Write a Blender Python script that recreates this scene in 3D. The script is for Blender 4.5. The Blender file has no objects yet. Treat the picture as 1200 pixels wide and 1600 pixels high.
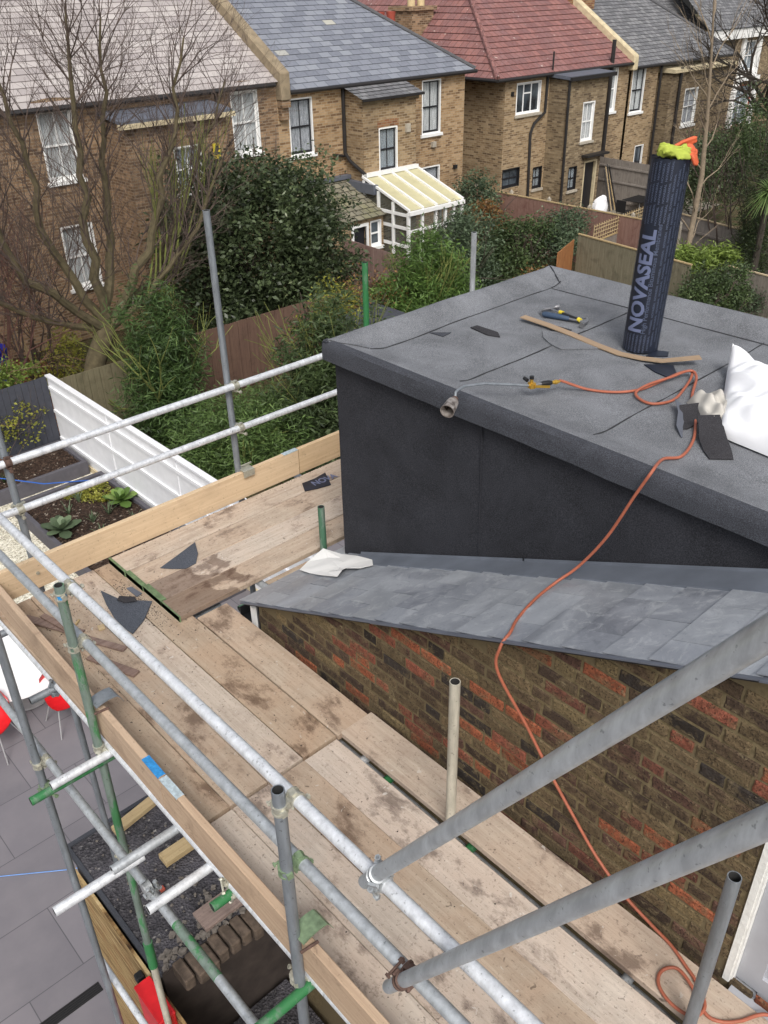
import bpy, bmesh, math, random
import numpy as np
from mathutils import Vector, Matrix
R = math.radians
S = bpy.context.scene
COL = S.collection
random.seed(7)
rng = np.random.default_rng(7)

# ---------------------------------------------------------------- camera
cd = bpy.data.cameras.new('camera'); cam = bpy.data.objects.new('camera', cd); COL.objects.link(cam)
cd.sensor_fit = 'VERTICAL'; cd.sensor_height = 36.0; cd.lens = 36 * 1367.37 / 1600
cd.clip_start = 0.05; cd.clip_end = 600
cam.matrix_world = Matrix(((0.73594613, 0.36625027, -0.5694243, 0),
                           (-0.67681866, 0.37647713, -0.63259898, 0),
                           (-0.01731432, 0.85095576, 0.52495191, 3.5), (0, 0, 0, 1)))
S.camera = cam
# ---------------------------------------------------------------- world: overcast day
SUN_EL, SUN_AZ = R(48), R(215)      # azimuth clockwise from +Y
w = bpy.data.worlds.new('World'); S.world = w; w.use_nodes = True
nt = w.node_tree; nt.nodes.clear()
sky = nt.nodes.new('ShaderNodeTexSky'); sky.sky_type = 'NISHITA'; sky.sun_disc = False
sky.sun_elevation = SUN_EL; sky.sun_rotation = SUN_AZ; sky.air_density = 1.0; sky.dust_density = 5.0; sky.ozone_density = 1.0
hs = nt.nodes.new('ShaderNodeHueSaturation'); hs.inputs['Saturation'].default_value = 0.35
bg = nt.nodes.new('ShaderNodeBackground'); bg.inputs['Strength'].default_value = 0.13
wo = nt.nodes.new('ShaderNodeOutputWorld')
nt.links.new(sky.outputs[0], hs.inputs['Color']); nt.links.new(hs.outputs[0], bg.inputs['Color']); nt.links.new(bg.outputs[0], wo.inputs['Surface'])
sl = bpy.data.lights.new('sun', 'SUN'); sl.energy = 1.25; sl.angle = R(18); sl.color = (1, 0.97, 0.92)
so = bpy.data.objects.new('sun', sl); COL.objects.link(so)
sd = Vector((math.sin(SUN_AZ) * math.cos(SUN_EL), math.cos(SUN_AZ) * math.cos(SUN_EL), math.sin(SUN_EL)))
so.rotation_euler = sd.to_track_quat('Z', 'Y').to_euler()
S.view_settings.view_transform = 'Standard'; S.view_settings.look = 'None'
S.view_settings.exposure = 0.40; S.view_settings.gamma = 1.0

# ---------------------------------------------------------------- material helpers
def lin(c):
    return tuple((x / 12.92 if x <= 0.04045 else ((x + 0.055) / 1.055) ** 2.4) for x in c)
def rgb(r, g, b): return lin((r / 255, g / 255, b / 255))
class NT:
    def __init__(s, name, rough=0.8, metal=0.0, spec=0.4):
        s.m = bpy.data.materials.new(name); s.m.use_nodes = True; s.t = s.m.node_tree; s.n = s.t.nodes; s.l = s.t.links
        s.n.clear(); s.o = s.n.new('ShaderNodeOutputMaterial'); s.b = s.n.new('ShaderNodeBsdfPrincipled')
        s.l.new(s.b.outputs[0], s.o.inputs[0]); s.set('Roughness', rough); s.set('Metallic', metal); s.set('Specular IOR Level', spec)
    def set(s, k, v):
        if hasattr(v, 'links'): s.l.new(v, s.b.inputs[k])
        elif isinstance(v, tuple) and len(v) == 3: s.b.inputs[k].default_value = (*v, 1)
        else: s.b.inputs[k].default_value = v
    def inp(s, sock, v):
        if hasattr(v, 'links'): s.l.new(v, sock)
        elif isinstance(v, tuple) and len(v) == 3 and sock.type == 'RGBA': sock.default_value = (*v, 1)
        else: sock.default_value = v
    def coord(s, kind='Object', scale=(1, 1, 1), rnd=True, rot=(0, 0, 0)):
        tc = s.n.new('ShaderNodeTexCoord'); mp = s.n.new('ShaderNodeMapping'); mp.inputs['Scale'].default_value = scale; mp.inputs['Rotation'].default_value = rot
        s.l.new(tc.outputs[kind], mp.inputs['Vector'])
        if rnd and kind == 'Object':
            oi = s.n.new('ShaderNodeObjectInfo'); mu = s.n.new('ShaderNodeMath'); mu.operation = 'MULTIPLY'; mu.inputs[1].default_value = 37.0
            s.l.new(oi.outputs['Random'], mu.inputs[0]); s.l.new(mu.outputs[0], mp.inputs['Location'])
        return mp.outputs[0]
    def noise(s, vec, scale=5, detail=4, rough=0.55, dist=0):
        x = s.n.new('ShaderNodeTexNoise'); s.l.new(vec, x.inputs['Vector']); x.inputs['Scale'].default_value = scale
        x.inputs['Detail'].default_value = detail; x.inputs['Roughness'].default_value = rough; x.inputs['Distortion'].default_value = dist
        return x.outputs['Fac']
    def vor(s, vec, scale=20, out='Distance', feat='F1'):
        x = s.n.new('ShaderNodeTexVoronoi'); x.feature = feat; s.l.new(vec, x.inputs['Vector']); x.inputs['Scale'].default_value = scale
        return x.outputs[out]
    def ramp(s, f, stops, interp='LINEAR'):
        x = s.n.new('ShaderNodeValToRGB'); s.l.new(f, x.inputs[0]); e = x.color_ramp.elements; x.color_ramp.interpolation = interp
        while len(e) > 1: e.remove(e[-1])
        e[0].position = stops[0][0]; e[0].color = (*stops[0][1], 1) if len(stops[0][1]) == 3 else stops[0][1]
        for p, c in stops[1:]:
            q = e.new(p); q.color = (*c, 1)
        return x.outputs[0]
    def fr(s, f, a, b, lo=0.0, hi=1.0):
        x = s.n.new('ShaderNodeMapRange'); s.l.new(f, x.inputs[0]); x.inputs[1].default_value = a; x.inputs[2].default_value = b
        x.inputs[3].default_value = lo; x.inputs[4].default_value = hi
        return x.outputs[0]
    def mix(s, f, a, b, mode='MIX'):
        x = s.n.new('ShaderNodeMix'); x.data_type = 'RGBA'; x.blend_type = mode
        s.inp(x.inputs[0], f); s.inp(x.inputs[6], a); s.inp(x.inputs[7], b); return x.outputs[2]
    def math(s, op, a, b=0.0):
        x = s.n.new('ShaderNodeMath'); x.operation = op; s.inp(x.inputs[0], a); s.inp(x.inputs[1], b); return x.outputs[0]
    def attr(s, name='Col'):
        x = s.n.new('ShaderNodeAttribute'); x.attribute_name = name; return x.outputs['Color']
    def bump(s, h, strength=0.3, dist=0.01):
        x = s.n.new('ShaderNodeBump'); s.l.new(h, x.inputs['Height']); x.inputs['Strength'].default_value = strength; x.inputs['Distance'].default_value = dist
        s.l.new(x.outputs[0], s.b.inputs['Normal']); return x
    def brick(s, vec, wd, ht, mortar, offset=0.5):
        x = s.n.new('ShaderNodeTexBrick'); s.l.new(vec, x.inputs['Vector']); x.offset = offset
        for k, v in (('Color1', (0, 0, 0, 1)), ('Color2', (1, 1, 1, 1)), ('Mortar', (0.5, 0.5, 0.5, 1)), ('Scale', 1.0), ('Mortar Size', mortar), ('Mortar Smooth', 0.1), ('Brick Width', wd), ('Row Height', ht)):
            x.inputs[k].default_value = v
        return x.outputs['Color'], x.outputs['Fac']
def flat(name, c, rough=0.7, metal=0.0, var=0.12, scale=8.0, bump=0.0, spec=0.4):
    m = NT(name, rough, metal, spec); v = m.coord()
    n = m.noise(v, scale, 5)
    f = m.fr(n, 0.3, 0.7)
    m.set('Base Color', m.mix(f, tuple(x * (1 - var) for x in c), tuple(min(1, x * (1 + var)) for x in c)))
    if bump: m.bump(n, bump, 0.01)
    return m.m
M = {}
def board_mat():
    m = NT('worn scaffold board', 0.88, 0, 0.2); v = m.coord(scale=(1.0, 22, 22)); g = m.noise(v, 1.5, 6, 0.7, 0.5); o = m.coord()
    g2 = m.noise(m.coord(scale=(2.5, 90, 90)), 1.2, 4, 0.7); big = m.noise(o, 1.5, 4, 0.6, 0.8); med = m.noise(m.coord(scale=(.6, 1, 1)), 6.5, 6, 0.72, 0.15); fine = m.noise(o, 60, 3, 0.75); spl = m.noise(o, 26, 2, 0.5, 0.6)
    c = m.mix(m.fr(g, .3, .7), rgb(168, 152, 135), rgb(198, 183, 166)); c = m.mix(m.fr(g2, .55, .7, 0, .3), c, rgb(134, 116, 101))
    c = m.mix(m.fr(big, .40, .62, 0, .5), c, rgb(188, 162, 140)); c = m.mix(m.fr(med, .48, .72, 0, .5), c, rgb(142, 123, 108)); c = m.mix(m.fr(m.math('MULTIPLY', med, big), .29, .37, 0, .7), c, rgb(98, 81, 70))
    c = m.mix(m.fr(fine, .58, .68, 0, .5), c, rgb(84, 70, 60)); c = m.mix(m.fr(spl, .70, .74, 0, .55), c, rgb(206, 200, 190)); c = m.mix(m.fr(spl, .30, .26, 0, .6), c, rgb(70, 58, 52))
    oi = m.n.new('ShaderNodeObjectInfo'); hsv = m.n.new('ShaderNodeHueSaturation'); m.l.new(c, hsv.inputs['Color']); m.l.new(m.fr(oi.outputs['Random'], 0, 1, 0.82, 1.12), hsv.inputs['Value']); m.l.new(m.fr(oi.outputs['Random'], 0, 1, 1.2, 0.75), hsv.inputs['Saturation'])
    m.set('Base Color', hsv.outputs[0]); m.bump(m.math('ADD', g2, fine), 0.45, 0.004); return m.m
def wood_mat(name, base, dark, light, stain=0.5, grain=(1.2, 30, 30)):
    m = NT(name, 0.85, 0, 0.25)
    v = m.coord(scale=grain); g = m.noise(v, 1.6, 6, 0.65, 0.4)
    v2 = m.coord(); blot = m.noise(v2, 2.6, 5, 0.6, 0.6); fine = m.noise(v2, 55, 3, 0.7)
    c = m.mix(m.fr(g, 0.3, 0.7), base, light)
    c = m.mix(m.fr(blot, 0.52, 0.74, 0, stain), c, dark)
    blot2 = m.noise(v2, 9, 5, 0.7, 1.0)
    c = m.mix(m.fr(blot2, 0.60, 0.70, 0, stain * 0.8), c, tuple(x * 0.6 for x in dark))
    c = m.mix(m.fr(fine, 0.62, 0.72, 0, 0.55), c, tuple(x * 0.45 for x in dark))
    oi = m.n.new('ShaderNodeObjectInfo')
    hsv = m.n.new('ShaderNodeHueSaturation'); m.l.new(c, hsv.inputs['Color']); m.l.new(m.fr(oi.outputs['Random'], 0, 1, 0.86, 1.12), hsv.inputs['Value'])
    m.l.new(m.fr(oi.outputs['Random'], 0, 1, 1.12, 0.8), hsv.inputs['Saturation'])
    m.set('Base Color', hsv.outputs[0]); m.bump(m.math('ADD', g, fine), 0.25, 0.003)
    return m.m
M['board'] = board_mat()
M['toeboard'] = wood_mat('newer toe board', rgb(186, 156, 116), rgb(150, 120, 86), rgb(204, 176, 136), 0.35)
M['toebrown'] = wood_mat('weathered toe board', rgb(166, 138, 112), rgb(116, 92, 74), rgb(188, 162, 134), 0.6)
M['offwood'] = wood_mat('dark plank offcut', rgb(120, 100, 92), rgb(70, 58, 54), rgb(150, 130, 120), 0.6)
M['timber'] = wood_mat('sawn timber', rgb(172, 150, 112), rgb(120, 94, 66), rgb(192, 172, 136), 0.4)
M['strip'] = flat('cardboard strip', rgb(154, 132, 108), 0.8, 0, 0.06)
def tube_mat(name, c, rough=0.42, metal=0.75, paint=None, pf=0.5):
    m = NT(name, rough, metal); v = m.coord(scale=(14, 14, 3)); n = m.noise(v, 2.0, 5, 0.7); n2 = m.noise(m.coord(), 60, 2)
    col = m.mix(m.fr(n, 0.35, 0.7), tuple(x * 0.75 for x in c), tuple(min(1, x * 1.12) for x in c))
    col = m.mix(m.fr(n2, 0.66, 0.72, 0, 0.6), col, tuple(x * 0.3 for x in c))
    if paint is not None:
        n3 = m.noise(m.coord(scale=(8, 8, 2)), 1.7, 6, 0.7); f = m.fr(n3, pf - 0.04, pf + 0.04)
        col = m.mix(f, col, paint); m.set('Metallic', m.fr(f, 0, 1, metal, 0.0))
    m.set('Base Color', col); m.set('Roughness', m.fr(n, 0.3, 0.7, rough - 0.1, rough + 0.15)); m.bump(n2, 0.08, 0.002)
    return m.m
M['galv'] = tube_mat('galvanised tube', rgb(186, 191, 195), 0.40, 0.45)
M['galvb'] = tube_mat('bright galvanised tube', rgb(226, 229, 233), 0.34, 0.35)
M['galvd'] = tube_mat('dull galvanised tube', rgb(140, 146, 152), 0.5, 0.5)
M['galvgreen'] = tube_mat('green painted tube worn', rgb(130, 146, 136), 0.5, 0.4, rgb(66, 122, 78), 0.54)
M['darkgreen'] = tube_mat('dark green tube', rgb(120, 140, 126), 0.6, 0.2, rgb(70, 106, 84), 0.48)
M['green'] = tube_mat('bright green tube', rgb(96, 130, 104), 0.55, 0.2, rgb(48, 112, 66), 0.44)
M['cream'] = tube_mat('cream painted tube', rgb(185, 180, 165), 0.5, 0.1)
M['inside'] = flat('tube inside', (0.03, 0.03, 0.03), 0.9)
M['clamp'] = flat('zinc clamp', rgb(176, 174, 160), 0.4, 0.5, 0.2, 60)
M['clampg'] = flat('green clamp', rgb(122, 142, 112), 0.5, 0.3, 0.3, 40)
M['rust'] = flat('rusty clamp', rgb(92, 72, 64), 0.8, 0.2, 0.35, 60)
M['silver'] = flat('silver clamp', rgb(180, 184, 186), 0.4, 0.6, 0.15, 60)
# felt
def felt(name, c, var=0.15, grain=260):
    m = NT(name, 0.92, 0, 0.25); v = m.coord(rnd=False); n = m.noise(v, grain, 2, 0.8); b = m.noise(v, 3.0, 6, 0.65, 0.5); b2 = m.noise(v, 14, 4)
    col = m.mix(m.fr(b, 0.35, 0.7), tuple(x * (1 - var) for x in c), tuple(x * (1 + var * 1.6) for x in c))
    col = m.mix(m.fr(b2, 0.5, 0.75, 0, 0.3), col, tuple(x * 1.5 for x in c))
    col = m.mix(m.fr(n, 0.5, 0.68, 0, 0.75), col, tuple(min(1, x * 2.2) for x in c))
    col = m.mix(m.fr(n, 0.5, 0.36, 0, 0.7), col, tuple(x * 0.4 for x in c))
    m.set('Base Color', col); m.bump(n, 0.5, 0.004); return m.m
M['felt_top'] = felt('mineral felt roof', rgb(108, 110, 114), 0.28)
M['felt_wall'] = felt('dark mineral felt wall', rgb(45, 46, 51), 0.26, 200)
M['felt_edge'] = felt('felt edge trim', rgb(62, 64, 70), 0.18)
M['felt_cut'] = felt('felt offcut', rgb(74, 78, 86), 0.1)
M['felt_black'] = felt('black felt offcut', rgb(52, 51, 54), 0.2)
M['seam'] = flat('bitumen seam', rgb(50, 51, 54), 0.6)
# slates near (UV metres)
def slate(name, stops, wd, ht, mort=0.004, mortc=(0.03, 0.03, 0.035), rough=0.5, blotch=None, lichen=None, spec=0.5, sheen=0.12):
    m = NT(name, rough, 0, spec); uv = m.coord('UV'); c, f = m.brick(uv, wd, ht, mort)
    col = m.ramp(c, stops)
    ob = m.coord('UV'); n = m.noise(ob, 1.3, 5, 0.6, 0.3); n2 = m.noise(ob, 12, 5, 0.7)
    if blotch: col = m.mix(m.fr(n, 0.45, 0.68, 0, 0.75), col, blotch)
    col = m.mix(m.fr(n2, 0.4, 0.75, 0, 0.35), col, m.mix(0.5, col, (0.5, 0.5, 0.52)))
    if lichen:
        n3 = m.noise(ob, 5.5, 2, 0.5); col = m.mix(m.fr(n3, 0.70, 0.73, 0, 0.9), col, lichen)
    col = m.mix(f, col, mortc); m.set('Base Color', col); m.bump(m.math('SUBTRACT', m.math('MULTIPLY', n2, 0.5), f), 0.5, 0.01)
    return m.m
M['slate_near'] = slate('new fibre slates', [(0, rgb(100, 106, 116)), (0.5, rgb(116, 122, 132)), (1, rgb(136, 142, 150))], 0.3, 0.21, 0.002, rgb(76, 82, 90), 0.36, rgb(166, 171, 178), None, 0.6)
M['lead'] = flat('lead flashing', rgb(96, 100, 110), 0.5, 0.1, 0.15, 5)
M['slate_pale'] = slate('pale weathered slates', [(0, rgb(150, 142, 140)), (0.5, rgb(166, 158, 155)), (1, rgb(180, 173, 169))], 0.5, 0.25, 0.012, rgb(108, 101, 100), 0.7)
M['slate_blue'] = slate('blue grey slates', [(0, rgb(106, 110, 120)), (0.6, rgb(120, 124, 134)), (0.972, rgb(134, 138, 146)), (0.982, rgb(176, 173, 160)), (1, rgb(182, 176, 158))], 0.45, 0.27, 0.010, rgb(76, 80, 88), 0.5)
M['slate_dark'] = slate('dark grey slates', [(0, rgb(88, 88, 90)), (0.6, rgb(106, 106, 108)), (1, rgb(126, 126, 126))], 0.3, 0.25, 0.014, rgb(52, 52, 54), 0.65)
M['tile_red'] = slate('red concrete tiles', [(0, rgb(112, 70, 66)), (0.5, rgb(126, 80, 74)), (1, rgb(142, 94, 86))], 0.33, 0.33, 0.014, rgb(84, 54, 52), 0.8, rgb(120, 84, 82), rgb(196, 184, 174))
M['slate_moss'] = slate('mossy slates', [(0, rgb(98, 94, 78)), (1, rgb(128, 122, 102))], 0.3, 0.25, 0.02, rgb(60, 58, 46), 0.9, rgb(120, 118, 80))
def brickm(name, stops, mort, wd=0.235, ht=0.078, ms=0.011, grime=0.55):
    m = NT(name, 0.9, 0, 0.2); uv = m.coord('UV'); c, f = m.brick(uv, wd, ht, ms); n0 = m.noise(uv, 9, 2)
    col = m.ramp(c, stops); n = m.noise(uv, 0.55, 5, 0.6, 0.4)
    col = m.mix(f, col, mort); col = m.mix(m.fr(n, 0.5, 0.75, 0, grime), col, rgb(74, 62, 52)); col = m.mix(m.fr(n0, 0.3, 0.8, 0, 0.25), col, rgb(60, 50, 42))
    m.set('Base Color', col); m.bump(m.math('SUBTRACT', 1.0, f), 0.4, 0.008); return m.m
M['brick_yellow'] = brickm('yellow stock brick', [(0, rgb(104, 84, 64)), (0.3, rgb(142, 118, 88)), (0.6, rgb(160, 136, 104)), (1, rgb(176, 154, 122))], rgb(162, 146, 122))
M['brick_tan'] = brickm('tan stock brick', [(0, rgb(112, 86, 64)), (0.3, rgb(152, 122, 88)), (0.6, rgb(170, 140, 104)), (1, rgb(184, 156, 122))], rgb(166, 148, 122), grime=0.5)
M['brick_brown'] = brickm('brown stock brick', [(0, rgb(94, 74, 58)), (0.35, rgb(128, 102, 78)), (0.7, rgb(150, 122, 94)), (1, rgb(168, 140, 112))], rgb(148, 132, 112))
M['brick_dim'] = brickm('weathered stock brick', [(0, rgb(92, 76, 60)), (0.5, rgb(134, 116, 90)), (1, rgb(160, 142, 114))], rgb(136, 124, 104))
M['brick_redm'] = brickm('orange red brick', [(0, rgb(118, 76, 56)), (0.5, rgb(146, 98, 70)), (1, rgb(164, 134, 94))], rgb(150, 130, 106))
M['white'] = flat('white gloss paint', rgb(232, 232, 230), 0.45, 0, 0.04, 6)
M['upvc'] = flat('white plastic', rgb(238, 238, 238), 0.35, 0, 0.03)
M['blackpaint'] = flat('black gloss paint', rgb(36, 36, 40), 0.4)
M['pipe'] = flat('black drainpipe', rgb(40, 38, 38), 0.5)
M['stone'] = flat('pale coping stone', rgb(196, 182, 150), 0.9, 0, 0.2, 5)
M['stoneb'] = flat('brownish coping render', rgb(138, 124, 102), 0.9, 0, 0.25, 4)
M['terra'] = flat('terracotta pot', rgb(150, 72, 58), 0.9)
M['pot'] = flat('buff chimney pot', rgb(200, 180, 140), 0.9)
M['ridge'] = flat('ridge tile', rgb(120, 90, 84), 0.9, 0, 0.3, 10)
M['ridgeg'] = flat('grey ridge tile', rgb(84, 84, 86), 0.9, 0, 0.2, 10)
def glassm():
    m = NT('window glass', 0.06, 0, 0.6); n = m.noise(m.coord(), 1.4, 3); m.set('Base Color', m.mix(m.fr(n, 0.35, 0.65), (0.02, 0.024, 0.03), (0.10, 0.12, 0.14))); return m.m
M['glass'] = glassm()
def clearglass(name, a, tint=(0.9, 0.95, 0.95)):
    m = NT(name, 0.05, 0, 0.5); m.set('Base Color', tint); m.set('Alpha', a); return m.m
M['pane'] = clearglass('thin pane', 0.22, (0.5, 0.55, 0.58))
M['poly'] = flat('yellowed polycarbonate', rgb(188, 182, 146), 0.4, 0, 0.08, 3)
def curtain(name, a, b, sc=26):
    m = NT(name, 0.9, 0, 0.1); n = m.noise(m.coord(scale=(1, 1, 0.08)), sc, 3, 0.6); m.set('Base Color', m.mix(m.fr(n, 0.35, 0.65), a, b)); return m.m
M['curtain'] = curtain('white net curtain', rgb(168, 168, 166), rgb(224, 224, 222))
M['lace'] = curtain('patterned lace curtain', rgb(60, 60, 70), rgb(190, 190, 198), 50)
M['blind'] = curtain('grey blue curtain', rgb(70, 82, 92), rgb(120, 134, 146), 14)
def patio():
    m = NT('patio slabs', 0.7, 0, 0.35); uv = m.coord('UV'); c, f = m.brick(uv, 1.2, 0.9, 0.006); n = m.noise(uv, 1.2, 6, 0.6); n2 = m.noise(uv, 30, 3, 0.8)
    col = m.ramp(c, [(0, rgb(108, 105, 110)), (1, rgb(122, 118, 123))]); col = m.mix(m.fr(n, 0.4, 0.7, 0, 0.5), col, rgb(136, 131, 134))
    col = m.mix(m.fr(n2, 0.72, 0.78, 0, 0.8), col, rgb(60, 58, 60)); col = m.mix(f, col, rgb(88, 86, 90)); m.set('Base Color', col); m.bump(f, -0.2, 0.003); return m.m
M['patio'] = patio()
def speck(name, stops, sc=60, rough=0.95, bump=0.8, dist=0.02, blot=None):
    m = NT(name, rough, 0, 0.2); v = m.coord(rnd=False); c = m.vor(v, sc, 'Color'); n = m.noise(v, 2.5, 5)
    sp = m.n.new('ShaderNodeSeparateColor'); m.l.new(c, sp.inputs[0]); col = m.ramp(sp.outputs[0], stops)
    if blot: col = m.mix(m.fr(n, 0.45, 0.65, 0, 0.8), col, blot)
    m.set('Base Color', col); m.bump(m.vor(v, sc), bump, dist); return m.m
M['gravel'] = speck('pale gravel', [(0, rgb(150, 142, 124)), (0.4, rgb(206, 200, 180)), (1, rgb(236, 232, 218))], 34)
M['soil'] = speck('dark garden soil', [(0, rgb(34, 26, 22)), (0.7, rgb(62, 48, 40)), (0.95, rgb(80, 66, 56)), (1, rgb(150, 140, 128))], 30)
M['earth'] = speck('garden earth', [(0, rgb(50, 42, 30)), (0.6, rgb(82, 72, 52)), (1, rgb(98, 88, 64))], 26, blot=rgb(62, 74, 42))
M['litter'] = speck('leaf litter', [(0, rgb(60, 34, 28)), (0.6, rgb(104, 62, 48)), (1, rgb(150, 104, 74))], 12)
M['dirty_roof'] = speck('gritty flat roof', [(0, rgb(50, 49, 52)), (0.8, rgb(74, 72, 76)), (0.97, rgb(92, 90, 92)), (1, rgb(150, 146, 142))], 45, blot=rgb(92, 90, 96))
M['darkfence'] = flat('dark grey fence paint', rgb(62, 64, 72), 0.8, 0, 0.12, 12)
M['whitefence'] = flat('white fence paint', rgb(226, 227, 230), 0.6, 0, 0.05, 5)
M['brownfence'] = wood_mat('brown fence', rgb(92, 70, 60), rgb(56, 42, 36), rgb(110, 86, 72), 0.5, (20, 20, 1))
M['redfence'] = wood_mat('reddish fence', rgb(126, 96, 86), rgb(96, 56, 50), rgb(150, 122, 112), 0.5, (20, 20, 1))
M['orangefence'] = wood_mat('orange brown panel', rgb(140, 92, 62), rgb(110, 76, 52), rgb(176, 132, 94), 0.4, (20, 20, 1))
M['greyfence'] = wood_mat('grey green fence', rgb(104, 98, 76), rgb(66, 64, 46), rgb(128, 120, 96), 0.6, (20, 20, 1))
M['silverfence'] = wood_mat('silvered fence', rgb(120, 112, 104), rgb(80, 72, 66), rgb(146, 138, 130), 0.5, (20, 20, 1))
M['planter'] = flat('grey planter board', rgb(84, 82, 88), 0.8, 0, 0.12, 8)
M['concrete'] = flat('concrete post', rgb(168, 160, 146), 0.9, 0, 0.15, 8)
M['red'] = flat('red plastic', rgb(206, 34, 40), 0.35)
M['blue'] = flat('blue plastic', rgb(20, 40, 170), 0.4)
M['tablewhite'] = flat('white table top', rgb(240, 240, 240), 0.3, 0, 0.01)
M['chrome'] = flat('pale metal leg', rgb(200, 200, 200), 0.3, 0.6)
M['hose'] = flat('orange rubber hose', rgb(160, 92, 70), 0.55, 0, 0.12, 20)
M['brass'] = flat('brass fitting', rgb(200, 160, 70), 0.35, 0.7, 0.15, 40)
M['black'] = flat('black plastic', rgb(30, 30, 32), 0.5)
M['steel'] = flat('dull steel', rgb(150, 150, 152), 0.4, 0.8, 0.15, 30)
def burnt():
    m = NT('heat stained steel', 0.45, 0.7); v = m.coord(rnd=False); n = m.noise(v, 26, 4); m.set('Base Color', m.ramp(n, [(0.35, rgb(70, 58, 54)), (0.5, rgb(170, 160, 152)), (0.65, rgb(214, 206, 200))])); return m.m
M['burnt'] = burnt()
M['navy'] = flat('navy rubber grip', rgb(58, 74, 96), 0.6)
M['yellow'] = flat('yellow plastic', rgb(222, 200, 60), 0.5)
M['bag'] = flat('white woven sack', rgb(236, 237, 240), 0.75, 0, 0.04, 5, 0.1)
M['cloth'] = flat('cream cloth', rgb(186, 182, 174), 0.9, 0, 0.1, 10)
M['sheet'] = flat('white paper sheet', rgb(232, 231, 228), 0.8, 0, 0.03, 5)
M['wrap'] = flat('navy roll wrapping', rgb(30, 35, 48), 0.45, 0, 0.3, 14)
M['wraptext'] = flat('grey blue print', rgb(104, 112, 140), 0.5, 0, 0.04)
M['wraptext2'] = flat('faint print', rgb(78, 86, 106), 0.5, 0, 0.04)
M['hiviz'] = flat('yellow glove fabric', rgb(160, 172, 70), 0.8, 0, 0.15, 30)
M['orange'] = flat('orange glove rubber', rgb(196, 92, 56), 0.6, 0, 0.1, 30)
def wet_board():
    mm = board_mat(); mm.name = 'scaffold board with wet end'; t = mm.node_tree; b = next(n for n in t.nodes if n.type == 'BSDF_PRINCIPLED'); src = b.inputs['Base Color'].links[0].from_socket
    tc = t.nodes.new('ShaderNodeTexCoord'); sx = t.nodes.new('ShaderNodeSeparateXYZ'); t.links.new(tc.outputs['Object'], sx.inputs[0]); no = t.nodes.new('ShaderNodeTexNoise'); no.inputs['Scale'].default_value = 3.5; no.inputs['Detail'].default_value = 5; t.links.new(tc.outputs['Object'], no.inputs['Vector'])
    a = t.nodes.new('ShaderNodeMath'); a.operation = 'MULTIPLY_ADD'; a.inputs[1].default_value = 1.9; t.links.new(no.outputs['Fac'], a.inputs[0]); t.links.new(sx.outputs[0], a.inputs[2])
    r_ = t.nodes.new('ShaderNodeMapRange'); r_.inputs[1].default_value = -.28; r_.inputs[2].default_value = -.34; r_.inputs[3].default_value = 0; r_.inputs[4].default_value = .62; t.links.new(a.outputs[0], r_.inputs[0])
    mx = t.nodes.new('ShaderNodeMix'); mx.data_type = 'RGBA'; mx.inputs[7].default_value = (*rgb(84, 62, 50), 1); t.links.new(r_.outputs[0], mx.inputs[0]); t.links.new(src, mx.inputs[6]); t.links.new(mx.outputs[2], b.inputs['Base Color']); return mm
M['board_wet'] = wet_board()
M['bluepaint'] = flat('blue painted end band', rgb(46, 130, 190), 0.8, 0, 0.3, 60)
M['greenpaint'] = flat('green painted end band', rgb(98, 118, 84), 0.8, 0, 0.3, 30)
M['endplate'] = flat('pale metal end band', rgb(176, 190, 196), 0.6, 0.2, 0.25, 60)
M['frame_grey'] = flat('grey white window frame', rgb(168, 170, 176), 0.5, 0, 0.05)
M['plaster'] = flat('white render edge', rgb(226, 226, 222), 0.9, 0, 0.06, 30, 0.5)
M['darkglass'] = flat('dark grey glass', rgb(86, 92, 104), 0.1, 0, 0.1, 2, 0, 0.6)
def osb():
    m = NT('weathered plywood', 0.85, 0, 0.2); v = m.coord(scale=(5, 5, 5), rot=(0, 0, 0)); v2 = m.coord(scale=(1, .9, 20), rot=(0, 0, 0)); n = m.noise(v2, 2.2, 6, 0.75, 0.6); n1 = m.noise(v, 1, 3)
    c = m.ramp(n, [(0.36, rgb(64, 48, 34)), (0.45, rgb(126, 100, 66)), (0.53, rgb(164, 140, 98)), (0.64, rgb(184, 164, 124))]); c = m.mix(m.fr(n1, 0.5, 0.7, 0, 0.4), c, rgb(140, 96, 62)); m.set('Base Color', c); m.bump(n, 0.4, 0.01); return m.m
M['ply'] = osb()
def leafm(name, dark, light, tip=None, rough=0.55, trans=0.25):
    m = NT(name, rough, 0, 0.4); a = m.attr('Col'); sp = m.n.new('ShaderNodeSeparateColor'); m.l.new(a, sp.inputs[0])
    st = [(0, dark), (0.85 if tip else 1, light)]
    if tip: st.append((1, tip))
    c = m.ramp(sp.outputs[0], st); m.set('Base Color', c)
    try:
        m.b.inputs['Subsurface Weight'].default_value = 0.0
    except Exception: pass
    tr = m.n.new('ShaderNodeBsdfTranslucent'); m.l.new(c, tr.inputs[0]); mx = m.n.new('ShaderNodeMixShader'); mx.inputs[0].default_value = trans
    m.l.new(m.b.outputs[0], mx.inputs[1]); m.l.new(tr.outputs[0], mx.inputs[2]); m.l.new(mx.outputs[0], m.o.inputs[0]); return m.m
M['leaf_holly'] = leafm('dark glossy leaves', rgb(34, 44, 30), rgb(92, 106, 72), rgb(142, 148, 108), 0.4)
M['leaf_bamboo'] = leafm('bamboo leaves', rgb(42, 60, 30), rgb(108, 134, 74), rgb(146, 164, 98))
M['leaf_bright'] = leafm('fresh green leaves', rgb(48, 70, 30), rgb(108, 138, 68), rgb(150, 170, 92))
M['leaf_mid'] = leafm('mid green leaves', rgb(36, 48, 30), rgb(86, 104, 62), rgb(128, 138, 90))
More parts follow.
